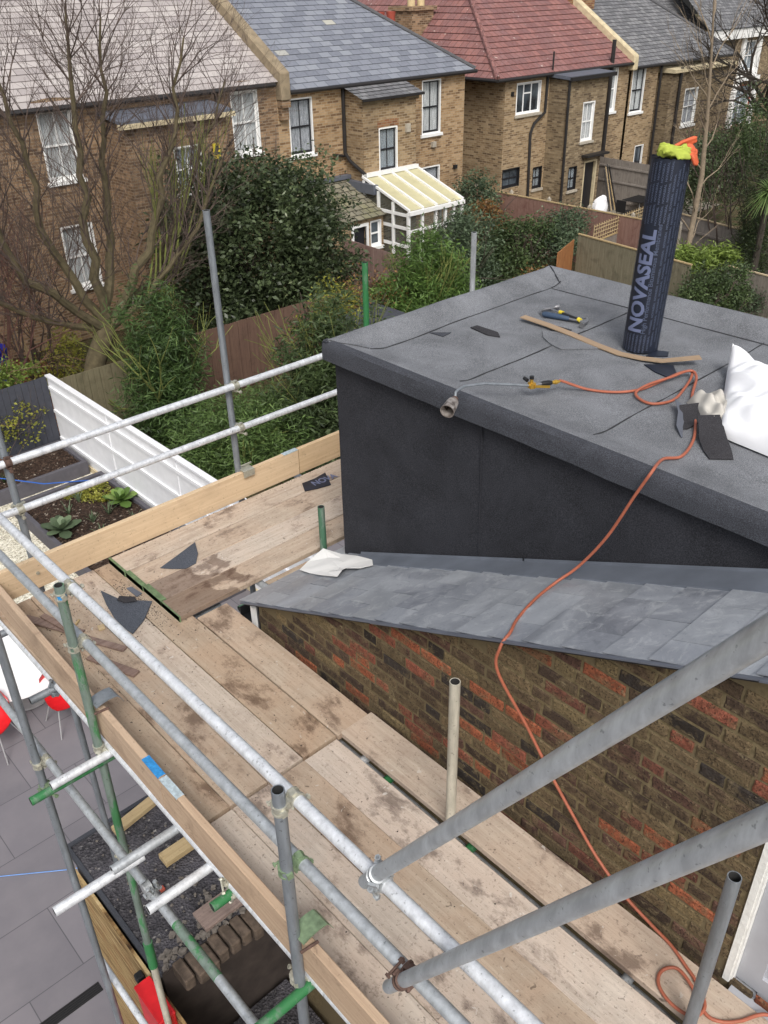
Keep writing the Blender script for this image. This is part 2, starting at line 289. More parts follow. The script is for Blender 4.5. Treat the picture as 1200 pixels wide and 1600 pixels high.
M['leaf_grey'] = leafm('grey green leaves', rgb(44, 56, 42), rgb(104, 122, 92), rgb(140, 150, 116))
M['leaf_yellow'] = leafm('yellow green leaves', rgb(84, 92, 36), rgb(164, 162, 70), rgb(190, 176, 80))
M['leaf_rust'] = leafm('rusty leaves', rgb(80, 56, 32), rgb(146, 110, 66), rgb(170, 140, 80))
M['leaf_lime'] = leafm('lime fern leaves', rgb(74, 94, 36), rgb(140, 160, 76))
M['bark'] = flat('mossy bark', rgb(86, 78, 58), 0.95, 0, 0.3, 9, 0.5)
M['twig'] = flat('grey brown twigs', rgb(84, 72, 66), 0.95, 0, 0.25, 3)
M['twigred'] = flat('reddish twigs', rgb(106, 76, 68), 0.95, 0, 0.25, 3)
M['stemgreen'] = flat('mossy green stems', rgb(108, 114, 60), 0.95, 0, 0.25, 6)
M['barkpale'] = flat('pale bark', rgb(136, 122, 104), 0.95, 0, 0.2, 9)
M['barkdark'] = flat('dark bark', rgb(60, 54, 48), 0.95, 0, 0.2, 9)

# ---------------------------------------------------------------- geometry helpers
WL = {}
def finish(o, parent, base):
    COL.objects.link(o); WL[o.name] = base
    if parent is not None:
        o.parent = parent; o.location = base - WL[parent.name]
    else: o.location = base
    return o
def autouv(me, loc):
    uvl = me.uv_layers.new(name='UVMap'); n = len(me.loops)
    co = np.empty(len(me.vertices) * 3); me.vertices.foreach_get('co', co); co = co.reshape(-1, 3) + np.array(loc)
    vi = np.empty(n, dtype=np.int32); me.loops.foreach_get('vertex_index', vi)
    pn = np.empty(len(me.polygons) * 3); me.polygons.foreach_get('normal', pn); pn = pn.reshape(-1, 3)
    lt = np.empty(len(me.polygons), dtype=np.int32); me.polygons.foreach_get('loop_total', lt)
    nn = np.repeat(pn, lt, axis=0); t = np.stack([-nn[:, 1], nn[:, 0], np.zeros(n)], 1)
    ln = np.linalg.norm(t, axis=1); t[ln < 1e-3] = (1, 0, 0); ln[ln < 1e-3] = 1; t /= ln[:, None]
    b = np.cross(nn, t); p = co[vi]
    uvl.data.foreach_set('uv', np.stack([(p * t).sum(1), (p * b).sum(1)], 1).ravel())
class MB:
    def __init__(s): s.v = []; s.f = []; s.uv = None; s.col = None; s.mi = []
    def add(s, vs, fs, mi=0):
        k = len(s.v); s.v += [tuple(v) for v in vs]; s.f += [tuple(k + i for i in f) for f in fs]; s.mi += [mi] * len(fs)
    def box(s, x0, x1, y0, y1, z0, z1, mi=0):
        s.add([(x0, y0, z0), (x1, y0, z0), (x1, y1, z0), (x0, y1, z0), (x0, y0, z1), (x1, y0, z1), (x1, y1, z1), (x0, y1, z1)],
              [(0, 3, 2, 1), (4, 5, 6, 7), (0, 1, 5, 4), (1, 2, 6, 5), (2, 3, 7, 6), (3, 0, 4, 7)], mi); return s
    def prism(s, poly, z0, z1, mi=0):          # poly: ccw (x,y) list; z0,z1 numbers or functions
        n = len(poly); f0 = z0 if callable(z0) else (lambda x, y: z0); f1 = z1 if callable(z1) else (lambda x, y: z1)
        s.add([(x, y, f0(x, y)) for x, y in poly] + [(x, y, f1(x, y)) for x, y in poly],
              [tuple(range(n - 1, -1, -1)), tuple(range(n, 2 * n))] + [(i, (i + 1) % n, n + (i + 1) % n, n + i) for i in range(n)], mi); return s
    def tube(s, pts, r, n=12, cap=True, mi=0, closed=False):
        pts = [Vector(p) for p in pts]; m = len(pts); rs = r if isinstance(r, (list, tuple)) else [r] * m; k = len(s.v); up = None
        for i, p in enumerate(pts):
            d = (pts[min(i + 1, m - 1)] - pts[max(i - 1, 0)]); d = d.normalized() if d.length > 1e-9 else Vector((0, 0, 1))
            if up is None: up = Vector((0, 0, 1)) if abs(d.z) < 0.9 else Vector((1, 0, 0))
            a = d.cross(up); a = a.normalized() if a.length > 1e-6 else d.orthogonal().normalized(); b = a.cross(d).normalized(); up = b
            for j in range(n):
                t = 2 * math.pi * j / n; s.v.append(tuple(p + (a * math.cos(t) + b * math.sin(t)) * rs[i]))
        for i in range(m - 1):
            for j in range(n): s.f.append((k + i * n + j, k + i * n + (j + 1) % n, k + (i + 1) * n + (j + 1) % n, k + (i + 1) * n + j)); s.mi.append(mi)
        if cap:
            s.f.append(tuple(k + j for j in range(n - 1, -1, -1))); s.f.append(tuple(k + (m - 1) * n + j for j in range(n))); s.mi += [mi, mi]
        return s
    def beam(s, a, b, wd, ht, mi=0, up=(0, 0, 1)):
        a = Vector(a); b = Vector(b); d = (b - a).normalized(); u = Vector(up); x = d.cross(u)
        x = x.normalized() if x.length > 1e-6 else Vector((1, 0, 0)); u = x.cross(d).normalized(); vs = []
        for p in (a, b):
            for sx, su in ((-1, -1), (1, -1), (1, 1), (-1, 1)): vs.append(p + x * sx * wd / 2 + u * su * ht / 2)
        s.add(vs, [(0, 1, 2, 3), (7, 6, 5, 4), (0, 4, 5, 1), (1, 5, 6, 2), (2, 6, 7, 3), (3, 7, 4, 0)], mi); return s
    def quad(s, a, b, c, d, mi=0): s.add([a, b, c, d], [(0, 1, 2, 3)], mi); return s
    def build(s, name, mat, parent=None, smooth=False, base=None, bevel=0.0, normals=True):
        vs = np.array(s.v, dtype=float)
        if base is None:
            lo = vs.min(0); hi = vs.max(0); base = ((lo[0] + hi[0]) / 2, (lo[1] + hi[1]) / 2, lo[2] if parent is None else (lo[2] + hi[2]) / 2)
        base = Vector(base); me = bpy.data.meshes.new(name); me.from_pydata((vs - np.array(base)).tolist(), [], s.f)
        mats = mat if isinstance(mat, (list, tuple)) else [mat]
        for q in mats: me.materials.append(M[q] if isinstance(q, str) else q)
        if len(mats) > 1: me.polygons.foreach_set('material_index', s.mi)
        if normals:
            bm = bmesh.new(); bm.from_mesh(me); bmesh.ops.recalc_face_normals(bm, faces=bm.faces)
            if bevel: bmesh.ops.bevel(bm, geom=bm.edges[:], offset=bevel, segments=1, affect='EDGES')
            bm.to_mesh(me); bm.free()
        me.update()
        if s.uv is not None:
            u = me.uv_layers.new(name='UVMap'); u.data.foreach_set('uv', np.array(s.uv, dtype=float).ravel())
        else: autouv(me, base)
        if s.col is not None:
            a = me.color_attributes.new('Col', 'FLOAT_COLOR', 'POINT'); a.data.foreach_set('color', np.array(s.col, dtype=float).ravel())
        if smooth:
            me.polygons.foreach_set('use_smooth', [True] * len(me.polygons))
            try: me.set_sharp_from_angle(angle=R(40))
            except Exception: pass
        return finish(bpy.data.objects.new(name, me), parent, base)
def tag(o, label=None, cat=None, group=None, kind=None):
    if label: o['label'] = label
    if cat: o['category'] = cat
    if group: o['group'] = group
    if kind: o['kind'] = kind
    return o
def thing(name, label, cat, loc, group=None):
    o = bpy.data.objects.new(name, None); o.empty_display_size = 0.1; finish(o, None, Vector(loc)); return tag(o, label, cat, group)
def copy_tree(o, loc, rotz=0.0, label=None, parent=None):
    c = o.copy(); COL.objects.link(c)
    if parent is None: c.location = loc; c.rotation_euler = (0, 0, rotz)
    else: c.parent = parent
    if label: c['label'] = label
    for ch in list(o.children): copy_tree(ch, None, parent=c)
    return c
def npmesh(name, V, F, mat, parent=None, col=None, smooth=False, base=None):
    V = np.asarray(V, float)
    if base is None:
        lo = V.min(0); hi = V.max(0); base = ((lo[0] + hi[0]) / 2, (lo[1] + hi[1]) / 2, lo[2])
    base = Vector(base); me = bpy.data.meshes.new(name); nv = len(V); nf = len(F); k = F.shape[1]
    me.vertices.add(nv); me.vertices.foreach_set('co', (V - np.array(base)).ravel()); me.loops.add(nf * k); me.loops.foreach_set('vertex_index', F.ravel().astype(np.int32))
    me.polygons.add(nf); me.polygons.foreach_set('loop_start', np.arange(0, nf * k, k, dtype=np.int32)); me.update(calc_edges=True); me.validate()
    me.materials.append(M[mat])
    if col is not None:
        a = me.color_attributes.new('Col', 'FLOAT_COLOR', 'POINT'); c4 = np.stack([col, col, col, np.ones(nv)], 1); a.data.foreach_set('color', c4.ravel())
    if smooth: me.polygons.foreach_set('use_smooth', [True] * nf)
    return finish(bpy.data.objects.new(name, me), parent, base)
def blob_pts(blobs, n, clumps, cr, shell=0.55):
    """points clustered in leaf clumps through ellipsoids"""
    vol = np.array([b[3] * b[4] * b[5] for b in blobs]); vol = vol / vol.sum(); out = []; cid = []
    for b, fr_ in zip(blobs, vol):
        m = max(4, int(clumps * fr_)); d = rng.normal(size=(m, 3)); d /= np.linalg.norm(d, axis=1)[:, None]
        rr = shell + (1 - shell) * rng.random(m) ** 0.7; rr *= 1 + 0.16 * rng.normal(size=m)
        cen = np.array(b[:3]) + d * rr[:, None] * np.array(b[3:6]); k = max(1, int(n * fr_ / m))
        p = np.repeat(cen, k, 0) + rng.normal(size=(m * k, 3)) * cr; out.append(p); cid.append(np.repeat(rng.random(m), k))
    return np.concatenate(out), np.concatenate(cid)
def leaves(name, blobs, n, clumps, cr, L, W, mat, parent, droop=0.0, shell=0.5, base=None, zmin=-5.45, updir=0.0):
    P, cid = blob_pts(blobs, n, clumps, cr, shell); keep = P[:, 2] > zmin; P = P[keep]; cid = cid[keep]; n = len(P)
    d = rng.normal(size=(n, 3)); d[:, 2] = d[:, 2] * 0.6 - droop + updir; d /= np.linalg.norm(d, axis=1)[:, None]
    q = rng.normal(size=(n, 3)); q[:, 2] += 0.8; s_ = np.cross(d, q); s_ /= np.linalg.norm(s_, axis=1)[:, None] + 1e-9
    l = L * (0.6 + 0.8 * rng.random(n))[:, None]; ww = W * (0.6 + 0.8 * rng.random(n))[:, None]
    nn = np.cross(s_, d) * ww * 0.35
    V = np.stack([P, P + d * l * 0.45 + s_ * ww + nn, P + d * l, P + d * l * 0.45 - s_ * ww + nn], 1).reshape(-1, 3)
    F = np.arange(n * 4).reshape(-1, 4); c = np.clip(0.15 + 0.5 * cid + 0.45 * (rng.random(n) - 0.3), 0, 1); return npmesh(name, V, F, mat, parent, np.repeat(c, 4), base=base)
def tree_mesh(name, starts, mat, parent, depth=5, minr=0.004, spread=0.5, wig=0.18, up=0.15, kids=(2, 3), shrink=0.72, lshr=0.78, seed=1, limit=9000, fine=3, base=None, side=0.5):
    """recursive bare branching; starts: (pos, dir, length, radius)"""
    rd = random.Random(seed); mb = MB(); todo = [(Vector(p), Vector(d).normalized(), l, r, 0) for p, d, l, r in starts]; cnt = 0
    while todo and cnt < limit:
        p, d, l, r, dep = todo.pop(0); cnt += 1; ns = 4 if r > 0.02 else 2; pts = [p]; rs = [r]; dd = d.copy()
        for i in range(ns):
            dd = (dd + Vector((rd.gauss(0, wig), rd.gauss(0, wig), rd.gauss(0, wig) + up * 0.3))).normalized()
            pts.append(pts[-1] + dd * l / ns); rs.append(r * (1 - (1 - shrink) * (i + 1) / ns))
        mb.tube(pts, rs, 7 if r > 0.05 else (5 if r > 0.02 else 3), cap=r > 0.05)
        if dep < depth and r * shrink > minr:
            for k in range(rd.randint(*kids)):
                ax = dd.orthogonal().normalized(); ax.rotate(Matrix.Rotation(rd.uniform(0, 6.28), 3, dd)); nd = (dd + ax * rd.uniform(0.3, 1.0) * spread + Vector((0, 0, up))).normalized()
                todo.append((pts[-1], nd, l * lshr * rd.uniform(0.7, 1.15), r * shrink * rd.uniform(0.65, 0.95), dep + 1))
            for q in range(1, ns):
                if rd.random() < side and dep > 0:
                    ax = dd.orthogonal().normalized(); ax.rotate(Matrix.Rotation(rd.uniform(0, 6.28), 3, dd)); nd = (dd * 0.6 + ax * spread * 1.3 + Vector((0, 0, up))).normalized()
                    todo.append((pts[q], nd, l * lshr * rd.uniform(0.5, 0.9), rs[q] * 0.5, dep + 1))
    return mb.build(name, mat, parent, smooth=False, base=base, normals=False)
def grid_cuts(rects, lo, hi, k): return sorted(set([lo, hi] + [r[k] for r in rects if lo < r[k] < hi] + [r[k + 1] for r in rects if lo < r[k + 1] < hi]))
def wall_open(mb, axis, c, a0, a1, z0, z1, openings, depth, sgn):
    """wall sheet in plane axis=c, with reveals going sgn*depth behind the openings (a0,a1,z0,z1)"""
    A = sorted(set([a0, a1] + [o[0] for o in openings] + [o[1] for o in openings])); Z = sorted(set([z0, z1] + [o[2] for o in openings] + [o[3] for o in openings]))
    P = (lambda a, z, d=0.0: (a, c + sgn * d, z)) if axis == 'y' else (lambda a, z, d=0.0: (c + sgn * d, a, z))
    for i in range(len(A) - 1):
        for j in range(len(Z) - 1):
            ca = (A[i] + A[i + 1]) / 2; cz = (Z[j] + Z[j + 1]) / 2
            if any(o[0] < ca < o[1] and o[2] < cz < o[3] for o in openings): continue
            mb.quad(P(A[i], Z[j]), P(A[i + 1], Z[j]), P(A[i + 1], Z[j + 1]), P(A[i], Z[j + 1]))
    for (o0, o1, p0, p1) in openings:
        for q in (((o0, p0), (o1, p0)), ((o1, p0), (o1, p1)), ((o1, p1), (o0, p1)), ((o0, p1), (o0, p0))):
            (x, z), (x2, z2) = q; mb.quad(P(x, z), P(x2, z2), P(x2, z2, depth), P(x, z, depth))
def roof_strips(name, A, B, C, D, rowh, mat, parent, lift=0.018, base=None):
    """A,B eave ends (left,right) ; D,C top ends (left,right). Courses as lapped strips with riser edges; UV in metres"""
    A, B, C, D = map(Vector, (A, B, C, D)); u = (B - A).normalized(); nrm = (B - A).cross(D - A).normalized(); sl_ = nrm.cross(u)
    if nrm.z < 0: nrm = -nrm; sl_ = -sl_
    if sl_.z < 0: sl_ = -sl_
    H_ = max((D - A).dot(sl_), (C - A).dot(sl_)); n = max(1, int(round(H_ / rowh))); mb = MB(); mb.uv = []
    def uvp(p, v=None): return ((p - A).dot(u) + 40, (p - A).dot(sl_) if v is None else v)
    for i in range(n):
        t0 = i / n; t1 = (i + 1) / n; a = A.lerp(D, t0); b = B.lerp(C, t0); c = B.lerp(C, t1); d = A.lerp(D, t1); al = a + nrm * lift; bl = b + nrm * lift
        k = len(mb.v); mb.v += [tuple(x) for x in (a, b, al, bl, c, d)]; mb.f += [(k, k + 1, k + 3, k + 2), (k + 2, k + 3, k + 4, k + 5)]; mb.mi += [0, 0]
        v0 = i * rowh; v1 = (i + 1) * rowh - 0.001
        mb.uv += [(uvp(a)[0], v0 + .03), (uvp(b)[0], v0 + .03), (uvp(b)[0], v0 + .03), (uvp(a)[0], v0 + .03), (uvp(a)[0], v0 + 0.012), (uvp(b)[0], v0 + 0.012), (uvp(c)[0], v1), (uvp(d)[0], v1)]
    return mb.build(name, mat, parent, base=base, normals=False)

# ================================================================ SETTING
G = -5.5
mb = MB(); mb.quad((-150, -150, G - 0.02), (200, -150, G - 0.02), (200, 250, G - 0.02), (-150, 250, G - 0.02)); tag(mb.build('ground', 'earth'), kind='structure')
mb = MB(); mb.quad((-14, -14, G), (9, -14, G), (9, 11.9, G), (-14, 11.9, G)); tag(mb.build('patio', 'patio'), kind='structure')
mb = MB(); mb.quad((-12, 11.9, G + 0.01), (6.4, 11.9, G + 0.01), (6.4, 17.75, G + 0.01), (-12, 17.75, G + 0.01)); tag(mb.build('gravel_path', 'gravel'), kind='structure')
mb = MB(); mb.quad((-6, 17.9, G + 0.006), (8.4, 17.9, G + 0.006), (8.4, 23.9, G + 0.006), (-6, 23.9, G + 0.006)); tag(mb.build('neighbour_garden_ground', 'litter'), kind='structure')
mb = MB(); mb.quad((27.4, 19.5, G + 0.004), (38, 19.5, G + 0.004), (38, 23, G + 0.004), (27.4, 23, G + 0.004)); tag(mb.build('neighbour_patio', flat('concrete slab', rgb(128, 122, 110), 0.9)), kind='structure')

# ================================================================ HOUSES
def window(parent, x0, x1, z0, z1, y, style='sash', frame='white', sash='blackpaint', cur='curtain', sill='white', lab=None, arch=None):
    mb = MB(); t = 0.045 if x1 - x0 > 0.6 else 0.03
    for a, b in ((x0, x0 + t), (x1 - t, x1)): mb.box(a, b, y - 0.006, y + 0.12, z0, z1)
    mb.box(x0 + t, x1 - t, y - 0.006, y + 0.12, z1 - t, z1); mb.box(x0 + t, x1 - t, y + 0.03, y + 0.12, z0, z0 + t)
    fr = mb.build('window', frame, parent)
    if lab: fr['label'] = lab
    s = MB(); a, b, c, d = x0 + t, x1 - t, z0 + t, z1 - t; yy = y + 0.07; bw = 0.05
    if style == 'casement':
        n = 3
        for i in range(n + 1): xx = a + (b - a) * i / n; s.box(max(a, xx - bw / 2), min(b, xx + bw / 2), yy, yy + 0.04, c, d)
        w3 = (b - a) / 3; s.box(a + w3 + bw / 2, b - w3 - bw / 2, yy + .003, yy + 0.037, c + (d - c) * 0.64, c + (d - c) * 0.64 + bw)
        s.box(a, b, yy + .002, yy + 0.038, c, c + bw); s.box(a, b, yy + .002, yy + 0.038, d - bw, d)
    else:
        mid = (c + d) / 2; s.box(a, a + bw, yy, yy + 0.04, c, d); s.box(b - bw, b, yy, yy + 0.04, c, d)
        s.box(a + bw, b - bw, yy, yy + 0.04, c, c + bw * 1.4); s.box(a + bw, b - bw, yy, yy + 0.04, d - bw, d); s.box(a + bw, b - bw, yy - 0.01, yy + 0.04, mid - bw / 2, mid + bw / 2)
        if style == 'sash': m_ = (a + b) / 2; s.box(m_ - 0.015, m_ + 0.015, yy + .005, yy + 0.035, c + bw, mid - bw / 2); s.box(m_ - 0.015, m_ + 0.015, yy + .005, yy + 0.035, mid + bw / 2, d - bw)
    s.build('sash', sash, fr)
    g = MB(); g.box(a, b, yy + 0.018, yy + 0.022, c, d); g.build('glass', 'pane' if cur else 'glass', fr)
    if cur:
        cm = MB(); n = 24; vs = []
        for i in range(n + 1):
            xx = a + (b - a) * i / n; yo = yy + 0.075 + 0.02 * math.sin(i * 1.9); vs += [(xx, yo, c), (xx, yo, d)]
        cm.add(vs, [(2 * i, 2 * i + 2, 2 * i + 3, 2 * i + 1) for i in range(n)]); cm.build('curtain', cur, fr)
    if sill: q = MB(); q.box(x0 - 0.07, x1 + 0.07, y - 0.07, y + 0.03, z0 - 0.09, z0 + 0.004); q.build('sill', sill, fr)
    return fr
def lintel(parent, x0, x1, z, y, mat='brick_redm', rise=0.06):
    mb = MB(); n = 12
    for i in range(n):
        t = (i + 0.5) / n; xx = x0 - 0.06 + (x1 - x0 + 0.12) * t; zz = z + rise * (1 - (2 * t - 1) ** 2) - 0.02; wd = (x1 - x0 + 0.12) / n * 0.42
        mb.box(xx - wd, xx + wd, y - 0.008, y + 0.05, zz, zz + 0.22)
    mb.build('brick_arch', mat, parent)
def pipe(parent, pts, r=0.045, mat='pipe', name='drainpipe'): return MB().tube(pts, r, 8).build(name, mat, parent, smooth=True)
Y0 = 24.0
# ---- house with pale slate roof (left)
h = thing('brick_house', 'brown brick terraced house under the pale weathered slate roof, behind the bare tree', 'house', (11, 26, G))
ow = [(15.82, 16.8, -1.18, 0.58), (9.9, 10.87, -1.12, 0.64), (9.92, 10.86, -4.0, -2.28), (5.4, 6.4, -1.12, 0.64)]
mb = MB(); wall_open(mb, 'y', Y0, -6, 17.5, G, 0.78, ow, 0.13, 1); mb.box(-6, 17.5, Y0 + 0.9, 31, G, 0.74); mb.build('wall', 'brick_brown', h)
for i, o in enumerate(ow): window(h, *o, Y0, 'sash', 'white', 'white', 'curtain')
for i in (0, 1): lintel(h, ow[i][0], ow[i][1], ow[i][3], Y0, 'brick_brown')
oo = [(13.15, 14.02, -1.75, -0.52)]; oo = [(a * 22.9 / 23, b * 22.9 / 23, 3.5 - (3.5 - c) * 22.9 / 23, 3.5 - (3.5 - d) * 22.9 / 23) for a, b, c, d in oo]
mb = MB(); wall_open(mb, 'y', 22.9, 11.7, 14.9, G, 0.22, oo, 0.13, 1); mb.box(11.7, 14.9, 23.3, 23.98, G, 0.2)
for xx in (11.7, 14.9): mb.quad((xx, 22.9, G), (xx, 23.3, G), (xx, 23.3, 0.22), (xx, 22.9, 0.22))
mb.build('back_addition_wall', 'brick_brown', h); window(h, *oo[0], 22.9, 'sash', 'white', 'white', 'blind'); lintel(h, oo[0][0], oo[0][1], oo[0][3], 22.9, 'brick_brown')
mb = MB(); mb.prism([(11.55, 22.75), (15.05, 22.75), (15.05, 23.99), (11.55, 23.99)], lambda x, y: 0.225 + (y - 22.75) * 0.12, lambda x, y: 0.31 + (y - 22.75) * 0.12); mb.build('lead_roof', 'lead', h)
mb = MB(); mb.box(11.5, 15.1, 22.7, 22.82, 0.12, 0.24); mb.build('stone_cornice', 'stone', h)
roof_strips('slate_roof', (-6, 23.85, .72), (17.5, 23.85, .72), (17.5, 29.2, 4.09), (-6, 29.2, 4.09), .25, 'slate_pale', h)
pipe(h, [(-6, 23.8, .66), (17.35, 23.8, .66)], .06, 'pipe', 'gutter')
mb = MB(); mb.prism([(17.5, 23.7), (17.86, 23.7), (17.86, 29.3), (17.5, 29.3)], 0.2, lambda x, y: 0.98 + (y - 23.7) * .64); mb.build('parapet', 'stoneb', h, bevel=.03)
mb = MB(); mb.box(17.52, 17.84, 23.73, 23.99, .0, .19); mb.box(17.54, 17.82, 23.82, 23.985, -.35, -.003); mb.build('corbel', 'brick_brown', h)
pipe(h, [(15.3, 23.93, .6), (15.3, 23.93, -5.4)], .045)
mb = MB(); mb.box(14.35, 14.55, 22.84, 22.9, -.95, -.55); mb.build('alarm_box', 'yellow', h)
# ---- house with blue grey slate roof (centre)
h = thing('brick_house', 'yellow stock brick house under the blue grey slate roof, conservatory against its back wall', 'house', (22, 26, G))
ow = [(17.93, 18.88, -1.48, .2), (23.79, 24.74, -1.5, .27), (23.76, 24.74, -3.6, -2.6)]
mb = MB(); wall_open(mb, 'y', Y0, 17.5, 25.98, G, .45, ow, .13, 1)
mb.quad((25.98, Y0, G), (25.98, 30.5, G), (25.98, 30.5, .45), (25.98, Y0, .45)); mb.build('wall', 'brick_tan', h)
mb = MB(); mb.box(17.9, 25.9, Y0 + .9, 30.4, G, .4); mb.build('inner_wall', 'brick_tan', h)
window(h, *ow[0], Y0, 'sash', 'white', 'blackpaint', 'lace', lab='tall window with lace curtain and black sash'); window(h, *ow[1], Y0, 'sash', 'white', 'blackpaint', 'curtain'); window(h, *ow[2], Y0, 'plain', 'white', 'blackpaint', 'lace', sill=None)
for o in ow: lintel(h, o[0], o[1], o[3], Y0, 'brick_tan')
ow2 = [(20.9, 21.75, -2.25, -.87)]; yo = 23.1
mb = MB(); wall_open(mb, 'y', yo, 20.22, 22.62, G, .02, ow2, .13, 1)
for xx in (20.22, 22.62):
    mb.add([(xx, yo, G), (xx, 24, G), (xx, 24, .4), (xx, yo, .02)], [(0, 1, 2, 3)])
mb.build('back_addition_wall', 'brick_yellow', h); window(h, *ow2[0], yo, 'sash', 'white', 'blackpaint', 'blind'); lintel(h, 20.9, 21.75, -.87, yo, 'brick_redm')
mb = MB(); mb.box(20.14, 22.7, 23.03, 23.1, -.12, .0); mb.box(20.08, 22.76, 22.97, 23.1, .0, .06); mb.build('brick_cornice', 'brick_dim', h)
roof_strips('back_addition_roof', (20.05, 22.9, .06), (22.8, 22.9, .06), (22.8, 24.0, .42), (20.05, 24.0, .42), .24, 'slate_dark', h)
mb = MB(); mb.box(20.05, 22.8, 22.86, 22.9, -.0, .08); mb.build('fascia', 'pipe', h)
roof_strips('slate_roof', (17.86, 23.85, .45), (26.35, 23.85, .45), (22.6, 28.6, 3.42), (17.86, 28.6, 3.42), .27, 'slate_blue', h)
roof_strips('slate_roof', (26.35, 23.85, .45), (26.35, 33.35, .45), (22.6, 28.6, 3.42), (22.6, 28.6, 3.42), .27, 'slate_blue', h)
MB().tube([(26.35, 23.85, .48), (22.6, 28.6, 3.46)], .07, 8).build('hip_ridge', 'ridgeg', h, smooth=True)
pipe(h, [(17.9, 23.8, .4), (26.38, 23.8, .4)], .06, 'pipe', 'gutter')
pipe(h, [(20.12, 23.93, .35), (20.12, 23.93, -1.62), (20.12, 23.7, -1.85), (20.17, 23.0, -2.2), (20.17, 23.0, -2.6)], .06)
pipe(h, [(19.6, 23.93, -1.62), (20.1, 23.93, -1.72)], .04)
mb = MB(); mb.box(24.25, 24.43, 23.88, 24, -1.95, -1.77); mb.build('wall_light', 'concrete', h)
mb = MB(); mb.box(22.1, 22.3, 23.02, 23.1, -1.12, -.86); mb.build('meter_box', 'concrete', h)
mb = MB(); mb.box(25.45, 25.6, 23.9, 24, -2.85, -2.72); mb.build('vent', 'black', h)
# mossy lean-to with door
an = thing('lean_to', 'low brick lean-to with mossy roof, dark doorway and small window, left of the conservatory', 'outbuilding', (18.5, 23, G))
oa = [(18.75, 19.3, -5.45, -3.55), (19.5, 19.98, -4.3, -3.45)]
mb = MB(); wall_open(mb, 'y', 22.05, 16.8, 20.08, G, -3.3, oa, .12, 1)
for xx in (16.8, 20.08): mb.add([(xx, 22.05, G), (xx, 23.99, G), (xx, 23.99, -2.5), (xx, 22.05, -3.3)], [(0, 1, 2, 3)])
mb.build('wall', 'brick_yellow', an)
roof_strips('mossy_roof', (16.7, 21.9, -3.3), (20.12, 21.9, -3.3), (20.12, 23.98, -2.4), (16.7, 23.98, -2.4), .25, 'slate_moss', an)
mb = MB(); mb.box(18.66, 18.75, 22.0, 22.1, -5.45, -3.46); mb.box(19.3, 19.39, 22.0, 22.1, -5.45, -3.46); mb.box(18.75, 19.3, 22.0, 22.1, -3.55, -3.46); d = mb.build('door', 'white', an)
mb = MB(); mb.box(18.75, 19.3, 22.13, 22.16, -5.45, -3.55); mb.build('door_panel', 'blackpaint', d)
window(an, *oa[1], 22.05, 'plain', 'upvc', 'upvc', None, 'white')
mb = MB(); mb.box(18.3, 20.2, 23.75, 23.97, -2.42, -2.3); mb.box(20.0, 20.2, 22.4, 23.75, -2.75, -2.45); mb.build('lead_flashing', 'lead', an)
# conservatory
cv = thing('conservatory', 'white framed conservatory with yellowed polycarbonate lean-to roof', 'conservatory', (21.3, 22, G))
x0, x1, yf, yb, zf, zb = 20.12, 22.62, 20.88, 23.08, -3.06, -2.3
def rz(y): return zf + (y - yf) * (zb - zf) / (yb - yf)
mb = MB()
for i in range(4):
    a = x0 + (x1 - x0) * i / 4; b = x0 + (x1 - x0) * (i + 1) / 4
    mb.quad((a, yf, rz(yf)), (b, yf, rz(yf)), (b, yb, rz(yb)), (a, yb, rz(yb)))
mb.build('roof_sheet', 'poly', cv, normals=False)
mb = MB()
for i in range(5): a = x0 + (x1 - x0) * i / 4; mb.beam((a, yf - .05, rz(yf) + .02), (a, yb, rz(yb) + .02), .07, .07)
mb.beam((x0, yb - .05, rz(yb) + .05), (x1, yb - .05, rz(yb) + .05), .14, .12); mb.build('roof_bar', 'white', cv)
MB().beam((x0 - .04, yf - .06, zf - .07), (x1 + .04, yf - .06, zf - .07), .12, .12).build('gutter', 'white', cv)
mb = MB()
xs = [x0, x0 + .62, x0 + 1.25, x0 + 1.7, x0 + 2.1, x1]
for a in xs: mb.box(a - .045, a + .045, yf - .04, yf + .05, G, zf - .05)
for z in (-5.42, -3.72): mb.box(x0 + .045, x1 - .045, yf - .03, yf + .04, z - .04, z + .04)
mb.box(x0 + .045, x1 - .045, yf - .03, yf + .04, -3.2, -3.12)
for yy in (21.6, 22.3, 23.0): mb.box(x0 - .045, x0 + .045, yy - .04, yy + .04, G, rz(yy) - .05)
for z in (-5.42, -4.2, -3.62, -3.2): mb.box(x0 - .035, x0 + .035, yf + .05, yb, z - .045, z + .045)
for yy in (21.9,): mb.box(x1 - .045, x1 + .045, yy - .04, yy + .04, G, rz(yy) - .05)
mb.build('frame', 'white', cv)
mb = MB(); mb.quad((x0, yf, G), (x1, yf, G), (x1, yf, zf - .06), (x0, yf, zf - .06)); mb.quad((x0 + .01, yf, G), (x0 + .01, yb, G), (x0 + .01, yb, rz(yb) - .06), (x0 + .01, yf, zf - .06)); mb.quad((x1 - .01, yf, G), (x1 - .01, yb, G), (x1 - .01, yb, rz(yb) - .06), (x1 - .01, yf, zf - .06)); mb.build('glazing', clearglass('conservatory glass', .35, (.22, .23, .2)), cv)
